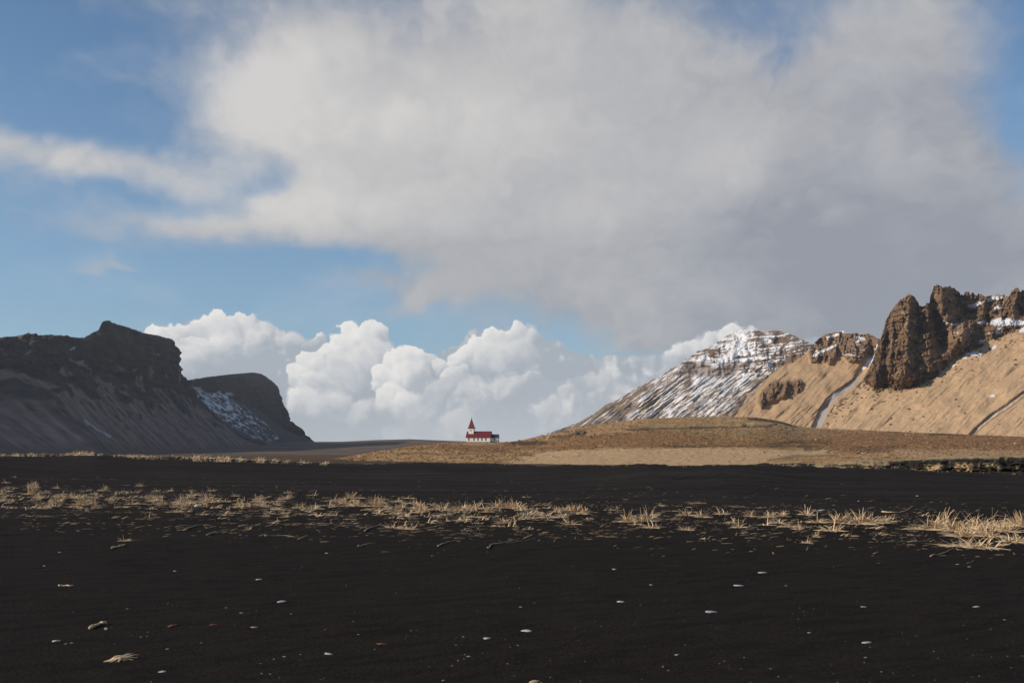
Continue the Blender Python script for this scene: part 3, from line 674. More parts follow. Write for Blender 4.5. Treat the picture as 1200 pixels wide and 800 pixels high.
    rc = mixa(rc, TAN * 0.85, sst(0.15, 0.5, fbm(px / 16, py / 12, 13.0, 4) + 0.25 * bl(1122, 385, 18, 16) + 0.12) * 0.55)
    spots = sst(0.34, 0.44, fbm(px / 4.5, py / 3.2, 21.0, 3)) * sst(22, 2, py - pb)
    c = mixa(c, BROWN_ROCK * 0.7, spots * 0.8)
    c = c * (1 - cl[..., None]) + rc * cl[..., None]
    sn = cl * sst(0.30, 0.42, lay * 0.9 + 0.45 * fbm(px / 12, py / 6, 6.0, 3)) * sst(1105, 1130, px) * sst(410, 395, py)
    for pl in ([(1156, 350), (1166, 346.5), (1176, 347), (1172, 351), (1158, 353)], [(1133, 358), (1146, 354), (1153, 353), (1150, 357), (1138, 360)], [(1164, 361), (1171, 357), (1172, 362), (1166, 364)],
               [(1160, 380), (1162, 375), (1172, 372), (1182, 373), (1200, 376), (1240, 376), (1240, 381), (1186, 381), (1172, 382)], [(1144, 377), (1154, 375), (1158, 379), (1148, 380)], [(1166, 388), (1170, 382), (1174, 384), (1173, 391), (1168, 392)],
               [(1127, 420), (1134, 414), (1142, 412), (1150, 414), (1149, 419), (1140, 416), (1132, 420)], [(1162, 410), (1164, 405), (1168, 404), (1167, 408)], [(1114, 430), (1120, 426), (1118, 430)],
               [(1192, 390), (1200, 382), (1210, 382), (1200, 389)], [(1103, 373), (1110, 378), (1118, 379.5), (1128, 379), (1118, 381), (1108, 379)], [(1158, 464), (1165, 462), (1166, 465)]):
        sn = np.maximum(sn, poly_mask(px, py, pl, 0.8))
    c = mixa(c, SNOW, np.clip(sn, 0, 1))
    c = mixa(c, np.array((0.14, 0.09, 0.055)), sst(4.0, 2.0, g2) * sst(1.0, 2.0, g2) * 0.8 * (1 - cl))
    c = mixa(c, np.array((0.45, 0.41, 0.36)), sst(1.6, 0.8, g2) * sst(0.4, 0.6, g2a) * sst(-0.3, 0.1, fbm(px / 5, py / 5, 3., 2)))
    P, c = add_back(P, c, (260, 420), width=(0.10, 1.0))
    o = mesh_obj('crag_mountain', grid_mesh('crag', P, c, smooth=False), mat_terrain('crag rock and dry turf', 0.5, 0.28, 0.5, 0.5)); finish(o, kind='structure')

# ------------------------------------------------------------------ the turf hill that carries the church
HSIL = [(300, 546), (350, 543.5), (375, 540.5), (395, 536.8), (420, 532.5), (440, 529), (460, 526), (480, 522.5), (500, 520.5), (525, 518.5), (545, 517.8), (585, 517.8), (600, 517.2), (615, 515.5), (628, 514), (640, 511.5), (655, 508), (680, 501), (700, 497.5), (720, 494.5),
        (740, 492), (760, 490.3), (800, 488.6), (860, 488), (885, 488.8), (900, 491), (915, 493.5), (930, 498), (945, 500.5), (970, 502), (1000, 503), (1050, 505.5), (1100, 507.5), (1150, 509.5), (1200, 511.5), (1400, 514), (1700, 516)]
HD = [(300, 520), (400, 560), (500, 640), (565, 678), (640, 740), (720, 850), (860, 980), (930, 900), (1000, 860), (1200, 800), (1700, 800)]
def build_church_hill():
    px = np.concatenate([np.linspace(300, 1215, 760), np.linspace(1216, 1700, 90)])
    top = np.interp(px, [q[0] for q in HSIL], [q[1] for q in HSIL]); top -= 0.35 * fbm(px / 6, 0 * px, 2.0, 4) * (np.abs(px - 565) > 32)
    dc = np.interp(px, [q[0] for q in HD], [q[1] for q in HD]); d0 = np.interp(px, [300, 420, 600, 1000, 1200, 1700], [420, 300, 210, 170, 160, 160])
    b = HOR + (CAMZ + 1.25) / d0 * F
    v = np.linspace(0, 1, 200); V, PX = np.meshgrid(v, px, indexing='ij')
    PY = b[None] + (top - b)[None] * V
    D_ = d0[None] * (dc / d0)[None] ** V
    P = W(PX, PY, D_)
    keep = np.sin(np.pi * np.clip(V, 0, 1)) ** 0.5 * (1 - 0.8 * np.exp(-((PX - 566) / 30) ** 2))
    x, y = P[..., 0], P[..., 1]
    P[..., 2] += keep * (0.9 * fbm(x / 17, y / 30, 1.0, 5, .6) + 0.35 * ridged(x / 5, y / 9, 3.0, 4, .6)) * (D_ / 350)
    # a ledge of cut turf
    led, la = line_dist(PX, PY, [(600, 519), (628, 518), (640, 514), (668, 511.5), (692, 506)])
    P[..., 2] += 1.0 * sst(0.5, -0.5, (PY - np.interp(PX, [600, 628, 640, 668, 692], [519, 518, 514, 511.5, 506]))) * np.exp(-((PX - 650) / 40.) ** 4) * (V < 1)
    wy = PY + 3.0 * fbm(PX / 55, PY / 6, 1.0, 4) ; wx = PX
    n1 = fbm(PX / 26, PY / 3.5, 5.0, 5, 0.6); n2 = fbm(PX / 7, PY / 1.6, 7.0, 4, 0.6)
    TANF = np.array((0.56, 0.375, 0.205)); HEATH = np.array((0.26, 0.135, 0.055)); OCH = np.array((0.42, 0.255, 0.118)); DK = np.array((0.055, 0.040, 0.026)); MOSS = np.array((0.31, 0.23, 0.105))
    c = col_of(PX.shape, OCH)
    c = mixa(c, HEATH, sst(0.0, 0.35, n1) * 0.75)
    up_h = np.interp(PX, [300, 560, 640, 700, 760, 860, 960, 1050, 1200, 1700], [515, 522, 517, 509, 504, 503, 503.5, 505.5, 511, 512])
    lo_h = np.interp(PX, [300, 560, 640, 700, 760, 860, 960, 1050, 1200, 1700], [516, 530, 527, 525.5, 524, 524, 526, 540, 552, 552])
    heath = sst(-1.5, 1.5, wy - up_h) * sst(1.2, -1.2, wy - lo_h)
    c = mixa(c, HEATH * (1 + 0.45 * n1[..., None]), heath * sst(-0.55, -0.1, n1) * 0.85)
    reddish = poly_mask(PX, wy, [(980, 506), (1200, 512), (1700, 512), (1700, 545), (1200, 534), (1040, 536), (980, 528)], 3)
    c = mixa(c, np.array((0.30, 0.155, 0.070)) * (1 + 0.35 * n1[..., None]), reddish * 0.85)
    tanf = poly_mask(PX, wy, [(560, 552), (600, 540), (640, 529), (700, 526.5), (860, 525.5), (960, 527.5), (985, 533), (920, 538), (890, 545), (860, 560)], 1.6)
    tanf = np.maximum(tanf, 0.6 * poly_mask(PX, wy, [(1050, 527), (1200, 528), (1200, 535), (1080, 538), (1000, 536)], 3))
    c = mixa(c, TANF * (1 + 0.10 * n1[..., None]), tanf * (0.95 - 0.35 * sst(0.0, 0.5, fbm(PX / 12, PY / 1.4, 51.0, 5, .65))))
    mossz = poly_mask(PX, wy, [(740, 498), (860, 492), (960, 503), (1010, 506), (980, 514), (880, 516), (800, 512)], 3)
    c = mixa(c, MOSS * 1.1, mossz * sst(-0.3, 0.3, n1) * 0.7)
    hay = sst(0.1, 0.4, fbm(PX / 40, PY / 2.2, 14.0, 4)) * sst(590, 660, PX) * sst(512, 506, PY)
    c = mixa(c, TANF, hay * 0.7)
    streaks = [([(735, 504), (780, 502.5), (830, 501.5), (905, 500)], 1.1, .8), ([(878, 490.5), (900, 492.5), (918, 495), (932, 499)], 2.0, .9), ([(775, 523), (850, 524), (960, 523)], 0.9, .7),  # the streak down the knoll's right end is lee-side shade painted into the colour
               ([(601, 519), (618, 520), (640, 519)], 2.2, .85), ([(645, 514), (660, 513), (672, 510)], 1.6, .7), ([(676, 509), (684, 508.5)], 2.8, .75), ([(900, 521), (940, 518), (975, 519.5)], 1.6, .6),  # those along the turf ledge are its shadow, painted dark
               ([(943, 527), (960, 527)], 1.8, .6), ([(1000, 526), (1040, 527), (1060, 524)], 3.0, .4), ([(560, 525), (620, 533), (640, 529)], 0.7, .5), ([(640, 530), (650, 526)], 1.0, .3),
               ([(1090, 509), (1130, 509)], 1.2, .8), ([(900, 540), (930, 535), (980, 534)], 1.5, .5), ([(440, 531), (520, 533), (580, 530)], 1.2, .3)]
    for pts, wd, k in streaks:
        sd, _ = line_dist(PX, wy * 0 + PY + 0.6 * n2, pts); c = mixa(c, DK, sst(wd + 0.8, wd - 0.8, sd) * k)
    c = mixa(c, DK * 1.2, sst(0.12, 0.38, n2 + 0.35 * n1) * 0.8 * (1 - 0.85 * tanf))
    n3 = fbm(PX / 2.2, PY / 0.8, 9.0, 3)
    c = c * (1 + (0.9 * n2[..., None] + 1.0 * n3[..., None]) * (1 - 0.6 * tanf[..., None]))
    # front edge breaks down into dark turf
    P2, c2 = add_back(P, c, (0, 260), hmin=-6, width=(0.15, 1.0))
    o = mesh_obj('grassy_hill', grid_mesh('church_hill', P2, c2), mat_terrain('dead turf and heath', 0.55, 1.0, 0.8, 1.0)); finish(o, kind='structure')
    return P
build_left_massif(); build_butte(); build_far_moor(); build_snow_mountain(); build_middle_peak(); build_crag()
HILL = build_church_hill()

# ------------------------------------------------------------------ eroded turf bank at the right edge of the beach
def build_bank():
    px = np.linspace(860, 1560, 620)
    top = np.interp(px, [860, 885, 900, 935, 960, 1000, 1040, 1060, 1100, 1150, 1200, 1560], [547, 545.5, 542, 541, 542.5, 540, 539.5, 537.5, 536.5, 534.5, 533, 531])
    top = top - 1.2 * fbm(px / 12, 0 * px, 4.0, 4, 0.6)
    bot = np.full(px.shape, 560.0); v = np.linspace(0, 1, 70)
    V, PX = np.meshgrid(v, px, indexing='ij'); PY = bot + (top - bot) * V
    D0 = np.interp(px, [860, 1000, 1560], [150, 138, 128]) + 6 * fbm(px / 40, 0 * px, 8.0, 3)
    lump = ridged(PX / 22, PY / 9, 2.0, 4, 0.6)
    d = D0[None] + 9 * V ** 3 - 2.6 * lump * np.sin(np.pi * V) ** 0.6 - 0.8 * fbm(PX / 3, PY / 2, 3.0, 3)
    P = W(PX, PY, d)
    n = fbm(PX / 34, PY / 6, 6.0, 5, 0.6); n2 = fbm(PX / 6.5, PY / 12, 12.0, 5, 0.65)
    c = col_of(PX.shape, (0.04, 0.034, 0.022))
    tong = sst(-0.05, 0.15, n + 0.5 * n2 + 0.10 + 0.5 * (V > 0.93) - 0.25 * sst(1000, 900, PX))
    c = mixa(c, np.array((0.40, 0.285, 0.15)), tong * 0.85)
    dark_patches = poly_mask(PX, PY, [(1068, 541), (1100, 538), (1180, 537), (1200, 537), (1200, 541), (1180, 543), (1120, 542), (1095, 545)], 2) + poly_mask(PX, PY, [(1140, 538), (1152, 538), (1150, 556), (1138, 552)], 2) \
        + poly_mask(PX, PY, [(1172, 536), (1215, 536), (1220, 560), (1176, 556)], 2.5) + poly_mask(PX, PY, [(1040, 540), (1080, 541), (1078, 549), (1044, 548)], 2)
    c = mixa(c, np.array((0.022, 0.017, 0.013)), np.clip(dark_patches, 0, 1) * sst(0.5, 0.1, n2))  # patches of the bank face coloured darker, surface not cut in
    P, c = add_back(P, c, (6, 70), hmin=-3, width=(0.3, 1.0))
    o = mesh_obj('turf_bank', grid_mesh('bank', P, c), mat_terrain('broken turf edge', 1.2, 0.4, 0.15, 0.6)); finish(o, kind='structure')
build_bank()

# ------------------------------------------------------------------ church
def box(V, Fc, x0, x1, y0, y1, z0, z1):
    b = len(V); V += [(x, y, z) for x in (x0, x1) for y in (y0, y1) for z in (z0, z1)]
    Fc += [tuple(b + i for i in f) for f in ((0, 1, 3, 2), (4, 6, 7, 5), (0, 4, 5, 1), (2, 3, 7, 6), (0, 2, 6, 4), (1, 5, 7, 3))]
def part(name, V, Fc, mat, parent, bevel=0.0, label=None):
    me = soup(name, V, Fc, mat)
    bm = bmesh.new(); bm.from_mesh(me); bmesh.ops.recalc_face_normals(bm, faces=bm.faces)
    if bevel: bmesh.ops.bevel(bm, geom=[e for e in bm.edges], offset=bevel, segments=1, affect='EDGES')
    bm.to_mesh(me); bm.free()
    o = mesh_obj(name, me, None, parent)
    if label: o['label'] = label
    return o
def house_block(x0, x1, y0, y1, zb, ze, zr):
    """gabled wall block, ridge along x"""
    ym = (y0 + y1) / 2
    V = [(x0, y0, zb), (x0, y1, zb), (x0, y1, ze), (x0, ym, zr), (x0, y0, ze), (x1, y0, zb), (x1, y1, zb), (x1, y1, ze), (x1, ym, zr), (x1, y0, ze)]
    Fc = [(0, 4, 3, 2, 1), (5, 6, 7, 8, 9), (0, 5, 9, 4), (1, 2, 7, 6), (4, 9, 8, 3), (3, 8, 7, 2), (0, 1, 6, 5)]
    return V, Fc
def roof_block(x0, x1, y0, y1, ze, zr, t=0.18, ov=0.35):
    ym = (y0 + y1) / 2; k = (zr - ze) / (ym - y0)
    V = []; Fc = []
    prof = [(y0 - ov, ze - ov * k + 0.02), (ym, zr + 0.02), (y1 + ov, ze - ov * k + 0.02), (y1 + ov, ze - ov * k + t + 0.02), (ym, zr + t + 0.05), (y0 - ov, ze - ov * k + t + 0.02)]
    for x in (x0 - ov, x1 + ov): V += [(x, a, b) for a, b in prof]
    Fc += [(0, 1, 4, 5), (1, 2, 3, 4), (6, 11, 10, 7), (7, 10, 9, 8), (0, 5, 11, 6), (5, 4, 10, 11), (4, 3, 9, 10), (3, 2, 8, 9), (2, 1, 7, 8), (1, 0, 6, 7)]
    return V, Fc
def build_church():
    white = mat_plain('white render', (0.80, 0.79, 0.75), (0.70, 0.69, 0.65), 1.5, 0.8, 0.2, 0.02, 0.3)
    red = mat_plain('red sheet roof', (0.165, 0.022, 0.026), (0.115, 0.017, 0.02), 0.8, 0.55, 0.4, 0.02, 0.3)
    dark = mat_plain('dark roofing', (0.035, 0.035, 0.042), (0.022, 0.022, 0.028), 0.8, 0.6, 0.4)
    glass = mat_plain('window glass', (0.03, 0.035, 0.045), (0.02, 0.022, 0.03), 1, 0.1, 0.5)
    wood = mat_plain('dark painted wood', (0.09, 0.055, 0.04), None, 2, 0.6, 0.3)
    stone = mat_plain('grey concrete plinth', (0.30, 0.29, 0.27), None, 1, 0.9, 0.1)
    iron = mat_plain('black iron', (0.03, 0.03, 0.03), None, 1, 0.4, 0.5)
    cx, d = -21.9, 672.0
    root = bpy.data.objects.new('church', None); COL.objects.link(root)
    root.location = (cx, d, 8.55); root.rotation_euler = (0, 0, math.radians(-10))
    finish(root, 'small white church with red roof and pointed red steeple alone on the tan hill', 'church')
    yf, yb = -3.9, 3.9                       # x runs along the nave, y away from the camera
    V, Fc = house_block(-8.3, 8.0, yf, yb, -0.8, 3.35, 7.05); nave = part('wall', V, Fc, white, root)
    V, Fc = roof_block(-8.3, 8.0, yf, yb, 3.35, 7.05, 0.2, 0.4); rf = part('roof', V, Fc, red, root, label='dark red nave roof')
    V = []; Fc = []; box(V, Fc, -8.7, 8.4, -0.12, 0.12, 7.22, 7.36); part('ridge_cap', V, Fc, red, rf)
    V = []; Fc = []; box(V, Fc, -8.45, 8.15, yf - 0.14, yb + 0.14, -1.2, 0.35); part('plinth', V, Fc, stone, root)
    # chancel
    V, Fc = house_block(8.0, 13.0, -1.8, 2.0, -0.8, 3.1, 5.1); part('wall', V, Fc, white, root, label='lower white chancel wall')
    V, Fc = roof_block(8.45, 13.0, -1.8, 2.0, 3.1, 5.1, 0.18, 0.3); part('roof', V, Fc, dark, root, label='small dark chancel roof')
    V = []; Fc = []; box(V, Fc, 8.16, 13.15, -1.94, 2.14, -1.2, 0.3); part('plinth', V, Fc, stone, root)
    # corner board and cornice
    V = []; Fc = []; box(V, Fc, -5.35, -5.15, yf - 0.08, yf + 0.1, 0.35, 3.2); part('corner_board', V, Fc, white, nave)
    # tower
    tx0, tx1, ty = -7.3, -3.7, 1.8
    V = []; Fc = []; box(V, Fc, tx0, tx1, -ty, ty, 3.3, 9.1); tw = part('tower', V, Fc, white, root)
    V = []; Fc = []; box(V, Fc, tx0 - 0.22, tx1 + 0.22, -ty - 0.22, ty + 0.22, 9.1, 9.42); part('cornice', V, Fc, white, tw)
    xm = (tx0 + tx1) / 2
    rings = [(2.35, 9.42), (1.75, 10.3), (1.15, 12.3), (0.08, 16.3)]
    V = []; Fc = []
    for r, z in rings: V += [(xm + r * a, r * b, z) for a, b in ((-1, -1), (1, -1), (1, 1), (-1, 1))]
    for k in range(3):
        for j in range(4): Fc.append((4 * k + j, 4 * k + (j + 1) % 4, 4 * k + 4 + (j + 1) % 4, 4 * k + 4 + j))
    Fc += [(3, 2, 1, 0), (12, 13, 14, 15)]
    sp = part('spire', V, Fc, red, root)
    V = []; Fc = []; box(V, Fc, xm - .05, xm + .05, -.05, .05, 16.3, 17.4); box(V, Fc, xm - .35, xm + .35, -.045, .045, 16.9, 17.0); part('cross', V, Fc, iron, sp)
    # windows
    def window(x, y, z, w, h, parent, arch=True):
        V = []; Fc = []
        n = 7; pts = [(-w / 2, 0), (w / 2, 0)] + [(w / 2 * math.cos(a), h - w / 2 + w / 2 * math.sin(a)) for a in np.linspace(0, math.pi, n)]
        def ring(s, off): return [(x + p[0] * s, y + off, z + (p[1] - h / 2) * s + h / 2) for p in pts]
        o1, o0, i0 = ring(1.28, -0.07), ring(1.28, 0.05), ring(1.0, -0.07)
        V = o1 + o0 + i0; m = len(pts)
        for k in range(m):
            j = (k + 1) % m; Fc += [(k, j, m + j, m + k), (k, 2 * m + k, 2 * m + j, j)]
        f = part('window', V, Fc, wood, parent)
        me = soup('pane', ring(1.0, -0.03), [tuple(range(m))], glass); p = mesh_obj('pane', me, None, f)
        V = []; Fc = []; box(V, Fc, x - .03, x + .03, y - .065, y - .035, z, z + h); box(V, Fc, x - w / 2, x + w / 2, y - .062, y - .038, z + h * .5, z + h * .5 + .06)
        part('glazing_bar', V, Fc, white, f)
    for x in (-6.6, -3.0, -0.3, 2.4, 5.1): window(x, yf, 1.25, 0.72, 1.45, root)
    window(10.6, -1.8, 1.2, 0.6, 1.2, root)
    V = []; Fc = []; box(V, Fc, xm - 0.45, xm + 0.45, -ty - 0.06, -ty + 0.05, 7.6, 8.2); lv = part('louvre', V, Fc, wood, tw)
    V = []; Fc = []; box(V, Fc, -8.42, -8.28, -0.8, 0.8, 0.35, 2.7); dr = part('door', V, Fc, wood, root)
    V = []; Fc = []; box(V, Fc, -8.48, -8.43, 0.45, 0.55, 1.3, 1.5); part('handle', V, Fc, iron, dr)
build_church()

# ------------------------------------------------------------------ stones
def rock_mesh(name, seed, flat, mat, sub=2, rough=0.25, elong=1.0):
    bm = bmesh.new(); bmesh.ops.create_icosphere(bm, subdivisions=sub, radius=0.5)
    r = random.Random(seed)
    for v in bm.verts:
        n = 1 + rough * float(fbm(v.co.x * 2.3 + seed, v.co.y * 2.3, v.co.z * 2.3, 3)) * 1.6
        v.co = Vector((v.co.x * n * elong, v.co.y * n, max(v.co.z, -0.2) * n * flat))
    me = bpy.data.meshes.new(name); bm.to_mesh(me); bm.free(); me.materials.append(mat)
    me.polygons.foreach_set('use_smooth', [sub > 2] * len(me.polygons)); return me
PALE = mat_plain('pale shell', (0.50, 0.50, 0.49), (0.26, 0.26, 0.26), 60, 0.5, 0.4, 0.002)
TANSTONE = mat_plain('tan shell', (0.50, 0.38, 0.25), (0.32, 0.23, 0.14), 30, 0.7, 0.3, 0.002)
RUST = mat_plain('rust brown scrap', (0.24, 0.10, 0.05), (0.13, 0.055, 0.03), 30, 0.8, 0.2, 0.003)
GREY = mat_plain('grey rock', (0.13, 0.11, 0.095), (0.07, 0.06, 0.052), 1.2, 0.95, 0.1, 0.15)
SHELLS = [rock_mesh('pebble', i + 3, 0.42, PALE, 3, 0.32, 1.5 + 0.25 * (i % 3)) for i in range(5)]
TSH = [rock_mesh('pebble', i + 31, 0.4, TANSTONE, 3, 0.4, 1.6) for i in range(2)]
RSH = [rock_mesh('leaf', i + 51, 0.3, RUST, 3, 0.9, 1.5) for i in range(2)]
rr = random.Random(4)
def stone(px, py, w, meshes, name, label, cat, group=None, rot=None):
    x, y, z = on_ground(px, py); me = rr.choice(meshes)
    o = bpy.data.objects.new(name, me); COL.objects.link(o)
    s = w / F * y / 1.35 * (0.9 if w > 7 else 0.75)
    o.scale = (s, s, s); o.location = (x, y, z + rr.uniform(-.02, .06) * s)
    o.rotation_euler = (rr.uniform(-.1, .1), rr.uniform(-.15, .15), rr.uniform(-0.5, 0.7) if rot is None else rot)
    finish(o, label, cat, group); return o
for px, py, w, lab in [
    (617, 739, 11, 'largest white oval pebble near the middle of the foreground sand'),
    (571, 748, 9, 'slim white pebble just left of and below the largest white pebble'),
    (549, 769, 6, 'small white pebble low on the sand below the slim white one'),
    (834, 717, 12, 'bright white oblong pebble on the sand right of centre'),
    (894, 671, 9, 'white pebble just below the grass band on the right'),
    (866, 686, 9, 'greyish white pebble between two brighter ones right of centre'),
    (1012, 711, 8, 'flat pale pebble alone on the right side of the sand'),
    (1144, 711, 8, 'flat white pebble nearest the right edge of the sand'),
    (1016, 753, 9, 'thin pale pebble low on the right side of the sand'),
    (330, 705, 11, 'long white pebble on the left half of the sand'),
    (303, 679, 8, 'white pebble above and left of the long white one'),
    (205, 669, 5, 'small round white pebble below the left grass tufts'),
    (190, 787, 8, 'white pebble right of the dead grass clump, near the lower edge'),
    (385, 766, 9, 'pale grey pebble left of the orange leaf scrap'),
    (66, 751, 9, 'thin white sliver near the left edge of the sand'),
    (727, 705, 9, 'pale pebble with darker side right of the frame centre'),
    (720, 667, 7, 'thin pale pebble just under the grass band right of centre'),
    (793, 767, 6, 'small white pebble low on the sand right of centre'),
    (283, 718, 5, 'small dull pebble between the brown scraps and the long white pebble'),
    (1178, 726, 4, 'tiny bright pebble close to the right edge of the sand'),
    (232, 593, 9, 'flat bluish white stone among the left grass tufts'),
    (963, 598, 8, 'flat white stone among the right grass tufts')]:
    stone(px, py, w, SHELLS, 'pebble', lab, 'pebble')
for px, py, w in [(196, 760, 5), (333, 769, 4), (763, 685, 5), (610, 711, 4), (948, 741, 5), (1014, 770, 4), (921, 686, 4), (1136, 664, 5), (77, 754, 4), (84, 753, 4), (236, 753, 3), (414, 728, 3), (519, 797, 4), (149, 713, 3),
                  (1006, 587, 4), (1075, 581, 5), (52, 663, 4), (70, 647, 4), (383, 648, 5), (1122, 661, 4), (543, 746, 3), (321, 772, 3), (341, 719, 3), (265, 712, 3), (165, 746, 3), (420, 743, 3), (607, 756, 3), (872, 770, 3), (903, 783, 3)]:
    stone(px, py, w, SHELLS, 'pebble', 'one of the tiny pale pebbles scattered over the black sand', 'pebble', 'tiny pale pebbles scattered over the sand')
stone(298, 735, 8, TSH, 'pebble', 'small tan pebble left of centre between brown scraps and white pebbles', 'pebble')
stone(626, 799, 13, TSH, 'pebble', 'flat tan stone cut by the lower edge of the picture', 'stone')
stone(448, 755, 11, RSH, 'leaf', 'curled orange brown leaf scrap on the black sand', 'leaf')
stone(202, 733, 11, RSH, 'leaf', 'dull reddish brown leaf scrap right of the bent driftwood stick', 'leaf')
stone(250, 732, 8, RSH, 'leaf', 'small dark brown leaf scrap between the reddish scrap and tan pebble', 'leaf')
# rocks on the hill
HP = HILL
def on_hill(px, py):
    cx = CAMZ + (HOR - HP[..., 2]) * 0
    PX = 600 + F * HP[..., 0] / HP[..., 1]; PY = HOR - F * (HP[..., 2] - CAMZ) / HP[..., 1]
    k = np.argmin((PX - px) ** 2 + (PY - py) ** 2); return HP.reshape(-1, 3)[k]
BR = [rock_mesh('boulder', i + 71, 0.75, GREY, 3, 0.7, 1.3) for i in range(3)]
for px, py, w, lab in [(871, 500, 8, 'dark boulder on the hill crest below the snowy mountain'), (901, 498.5, 5, 'small grey boulder right of the dark boulder on the hill'),
                       (907, 498, 7, 'low grey boulder at the foot of the lee shade painted on the hill'), (676, 509, 8, 'dark rock on the grassy hillside left of the snowy slope'), (684, 508, 8, 'second dark rock beside the first on the hillside')]:
    x, y, z = on_hill(px, py); o = bpy.data.objects.new('boulder', rr.choice(BR)); COL.objects.link(o)
    s = w / F * y / 1.3; o.scale = (s, s, s * 0.8); o.location = (x, y, z + 0.1 * s); o.rotation_euler = (0, 0, rr.uniform(-.4, .4)); finish(o, lab, 'boulder')

# ------------------------------------------------------------------ dry beach grass
def straw_mat():
    m, nt, b = principled('dry straw', 0.75, 0.15)
    co = objco(nt); n = noise(nt, co, 14, 3, 0.6)
    g = nt.nodes.new('ShaderNodeAttribute'); g.attribute_name = 'blade_tone'
    c = mixc(nt, E(nt, g.outputs['Fac']), (0.27, 0.18, 0.10), (0.74, 0.55, 0.34))
    c = mixc(nt, n.step(0.5, 0.75) * 0.4, c, (0.78, 0.63, 0.42))
    nt.links.new(c, b.inputs['Base Color']); b.inputs['Transmission Weight'].default_value = 0
    return m
STRAW = straw_mat()
class Blades:
    def __init__(s): s.V = []; s.F = []; s.T = []
    def blade(s, p, d, L, w, bend, tone, seg=4, droop=0.0, floor=None):
        """a bent, folded strip: three verts across so that it has a keel"""
        d = np.array(d, float); d /= np.linalg.norm(d) + 1e-9
        side = np.cross(d, (0, 0, 1)); l = np.linalg.norm(side); side = side / l if l > 1e-3 else np.array((1., 0, 0))
        p = np.array(p, float); b = len(s.V)
        for k in range(seg + 1):
            t = k / seg; ww = w * (1 - 0.62 * t ** 1.5)
            up = np.cross(side, d)
            s.V += [tuple(p - side * ww / 2), tuple(p + up * ww * 0.35), tuple(p + side * ww / 2)]; s.T += [tone] * 3
            if k < seg:
                c = b + 3 * k; s.F += [(c, c + 3, c + 4, c + 1), (c + 1, c + 4, c + 5, c + 2)]
            d = d + np.array(bend) / seg + np.array((0, 0, -droop / seg)); d /= np.linalg.norm(d)
            p = p + d * L / seg
            if floor is not None and p[2] < floor: p[2] = floor
    def mesh(s, name):
        me = soup(name, s.V, s.F, STRAW, True)
        a = me.attributes.new('blade_tone', 'FLOAT', 'POINT'); a.data.foreach_set('value', np.array(s.T, np.float32)); return me
def tussock(seed, n, h, spread, mess, w=0.014):
    r = random.Random(seed); B = Blades()
    for _ in range(n):
        a = r.uniform(0, 2 * math.pi); q = spread * math.sqrt(r.random()) * 0.5
        p = (q * math.cos(a) * 1.3, q * math.sin(a) * 0.7, -0.02)
        lean = r.uniform(0.05, 0.5) + mess * r.random() ** 2 * 2.5
        a2 = a + r.gauss(0, 0.9)
        d = (lean * math.cos(a2) + r.gauss(0.08, 0.12), lean * math.sin(a2) * 0.7, 1.0 if r.random() > mess * 0.4 else 0.15)
        L = h * r.uniform(0.45, 1.15) * (1.2 if d[2] < 0.5 else 1)
        B.blade(p, d, L, w * r.uniform(0.6, 1.5), (r.gauss(0.1, 0.5), r.gauss(0, 0.4), 0), min(1, max(0, r.gauss(0.72, 0.30))), 4, r.uniform(0, 1.5) * (0.4 + mess), 0.006)
    return B.mesh('grass_tussock')
def litter(seed, n, L0, spread, w=0.011):
    r = random.Random(seed); B = Blades()
    for _ in range(n):
        t = r.uniform(-0.5, 0.5); p = (t * spread, r.gauss(0, 0.12) * spread + 0.25 * t * spread, r.uniform(0.003, 0.03))
        a = r.gauss(0.25, 0.5); d = (math.cos(a), math.sin(a), r.uniform(-0.1, 0.6))
        B.blade(p, d, L0 * r.uniform(0.3, 1.1), w * r.uniform(0.7, 1.6), (0, r.gauss(0, .4), 0), min(1, max(0, r.gauss(0.5, 0.25))), 3, r.uniform(0.2, 1.6), 0.004)
    return B.mesh('grass_litter')
TU = [tussock(10 + i, 75, 0.32, 0.22, 0.75, 0.024) for i in range(5)]          # upright
TM = [tussock(20 + i, 75, 0.30, 0.24, 1.15, 0.024) for i in range(5)]           # tangled
TB = [tussock(30 + i, 170, 0.46, 0.34, 1.25, 0.026) for i in range(6)]   # large
TL = [litter(40 + i, 26, 0.26, 0.55) for i in range(5)]                 # lying
def tuft(px, py, w, kind, label, group=None, name='grass_tussock'):
    """w: width in photo pixels"""
    x, y, z = on_ground(px, py)
    me = rr.choice({'u': TU, 'm': TM, 'b': TB, 'l': TL}[kind]); base = {'u': .36, 'm': .46, 'b': .66, 'l': .7}[kind]
    s = w / F * y / base
    o = bpy.data.objects.new(name, me); COL.objects.link(o); o.scale = (s, s * rr.uniform(.8, 1.2), s * rr.uniform(*((0.9, 1.25) if w > 17 else (0.8, 1.15)))); o.location = (x, y, z)
    o.rotation_euler = (0, 0, rr.uniform(0, 6.28) if kind != 'l' else rr.choice((0, math.pi)) + rr.uniform(-.25, .35))
    finish(o, label, 'grass clump', group); return o
BIG = [(1092, 620, 30, 'b'), (1108, 618, 30, 'b'), (1122, 622, 34, 'b'), (1133, 628, 30, 'b'), (1130, 640, 30, 'm'), (1147, 618, 32, 'b'), (1156, 628, 30, 'b'), (1152, 642, 34, 'm'), (1166, 616, 12, 'u'),
       (1179, 622, 26, 'b'), (1190, 614, 26, 'b'), (1184, 635, 26, 'm'), (1201, 616, 26, 'b'), (1196, 632, 22, 'm')]
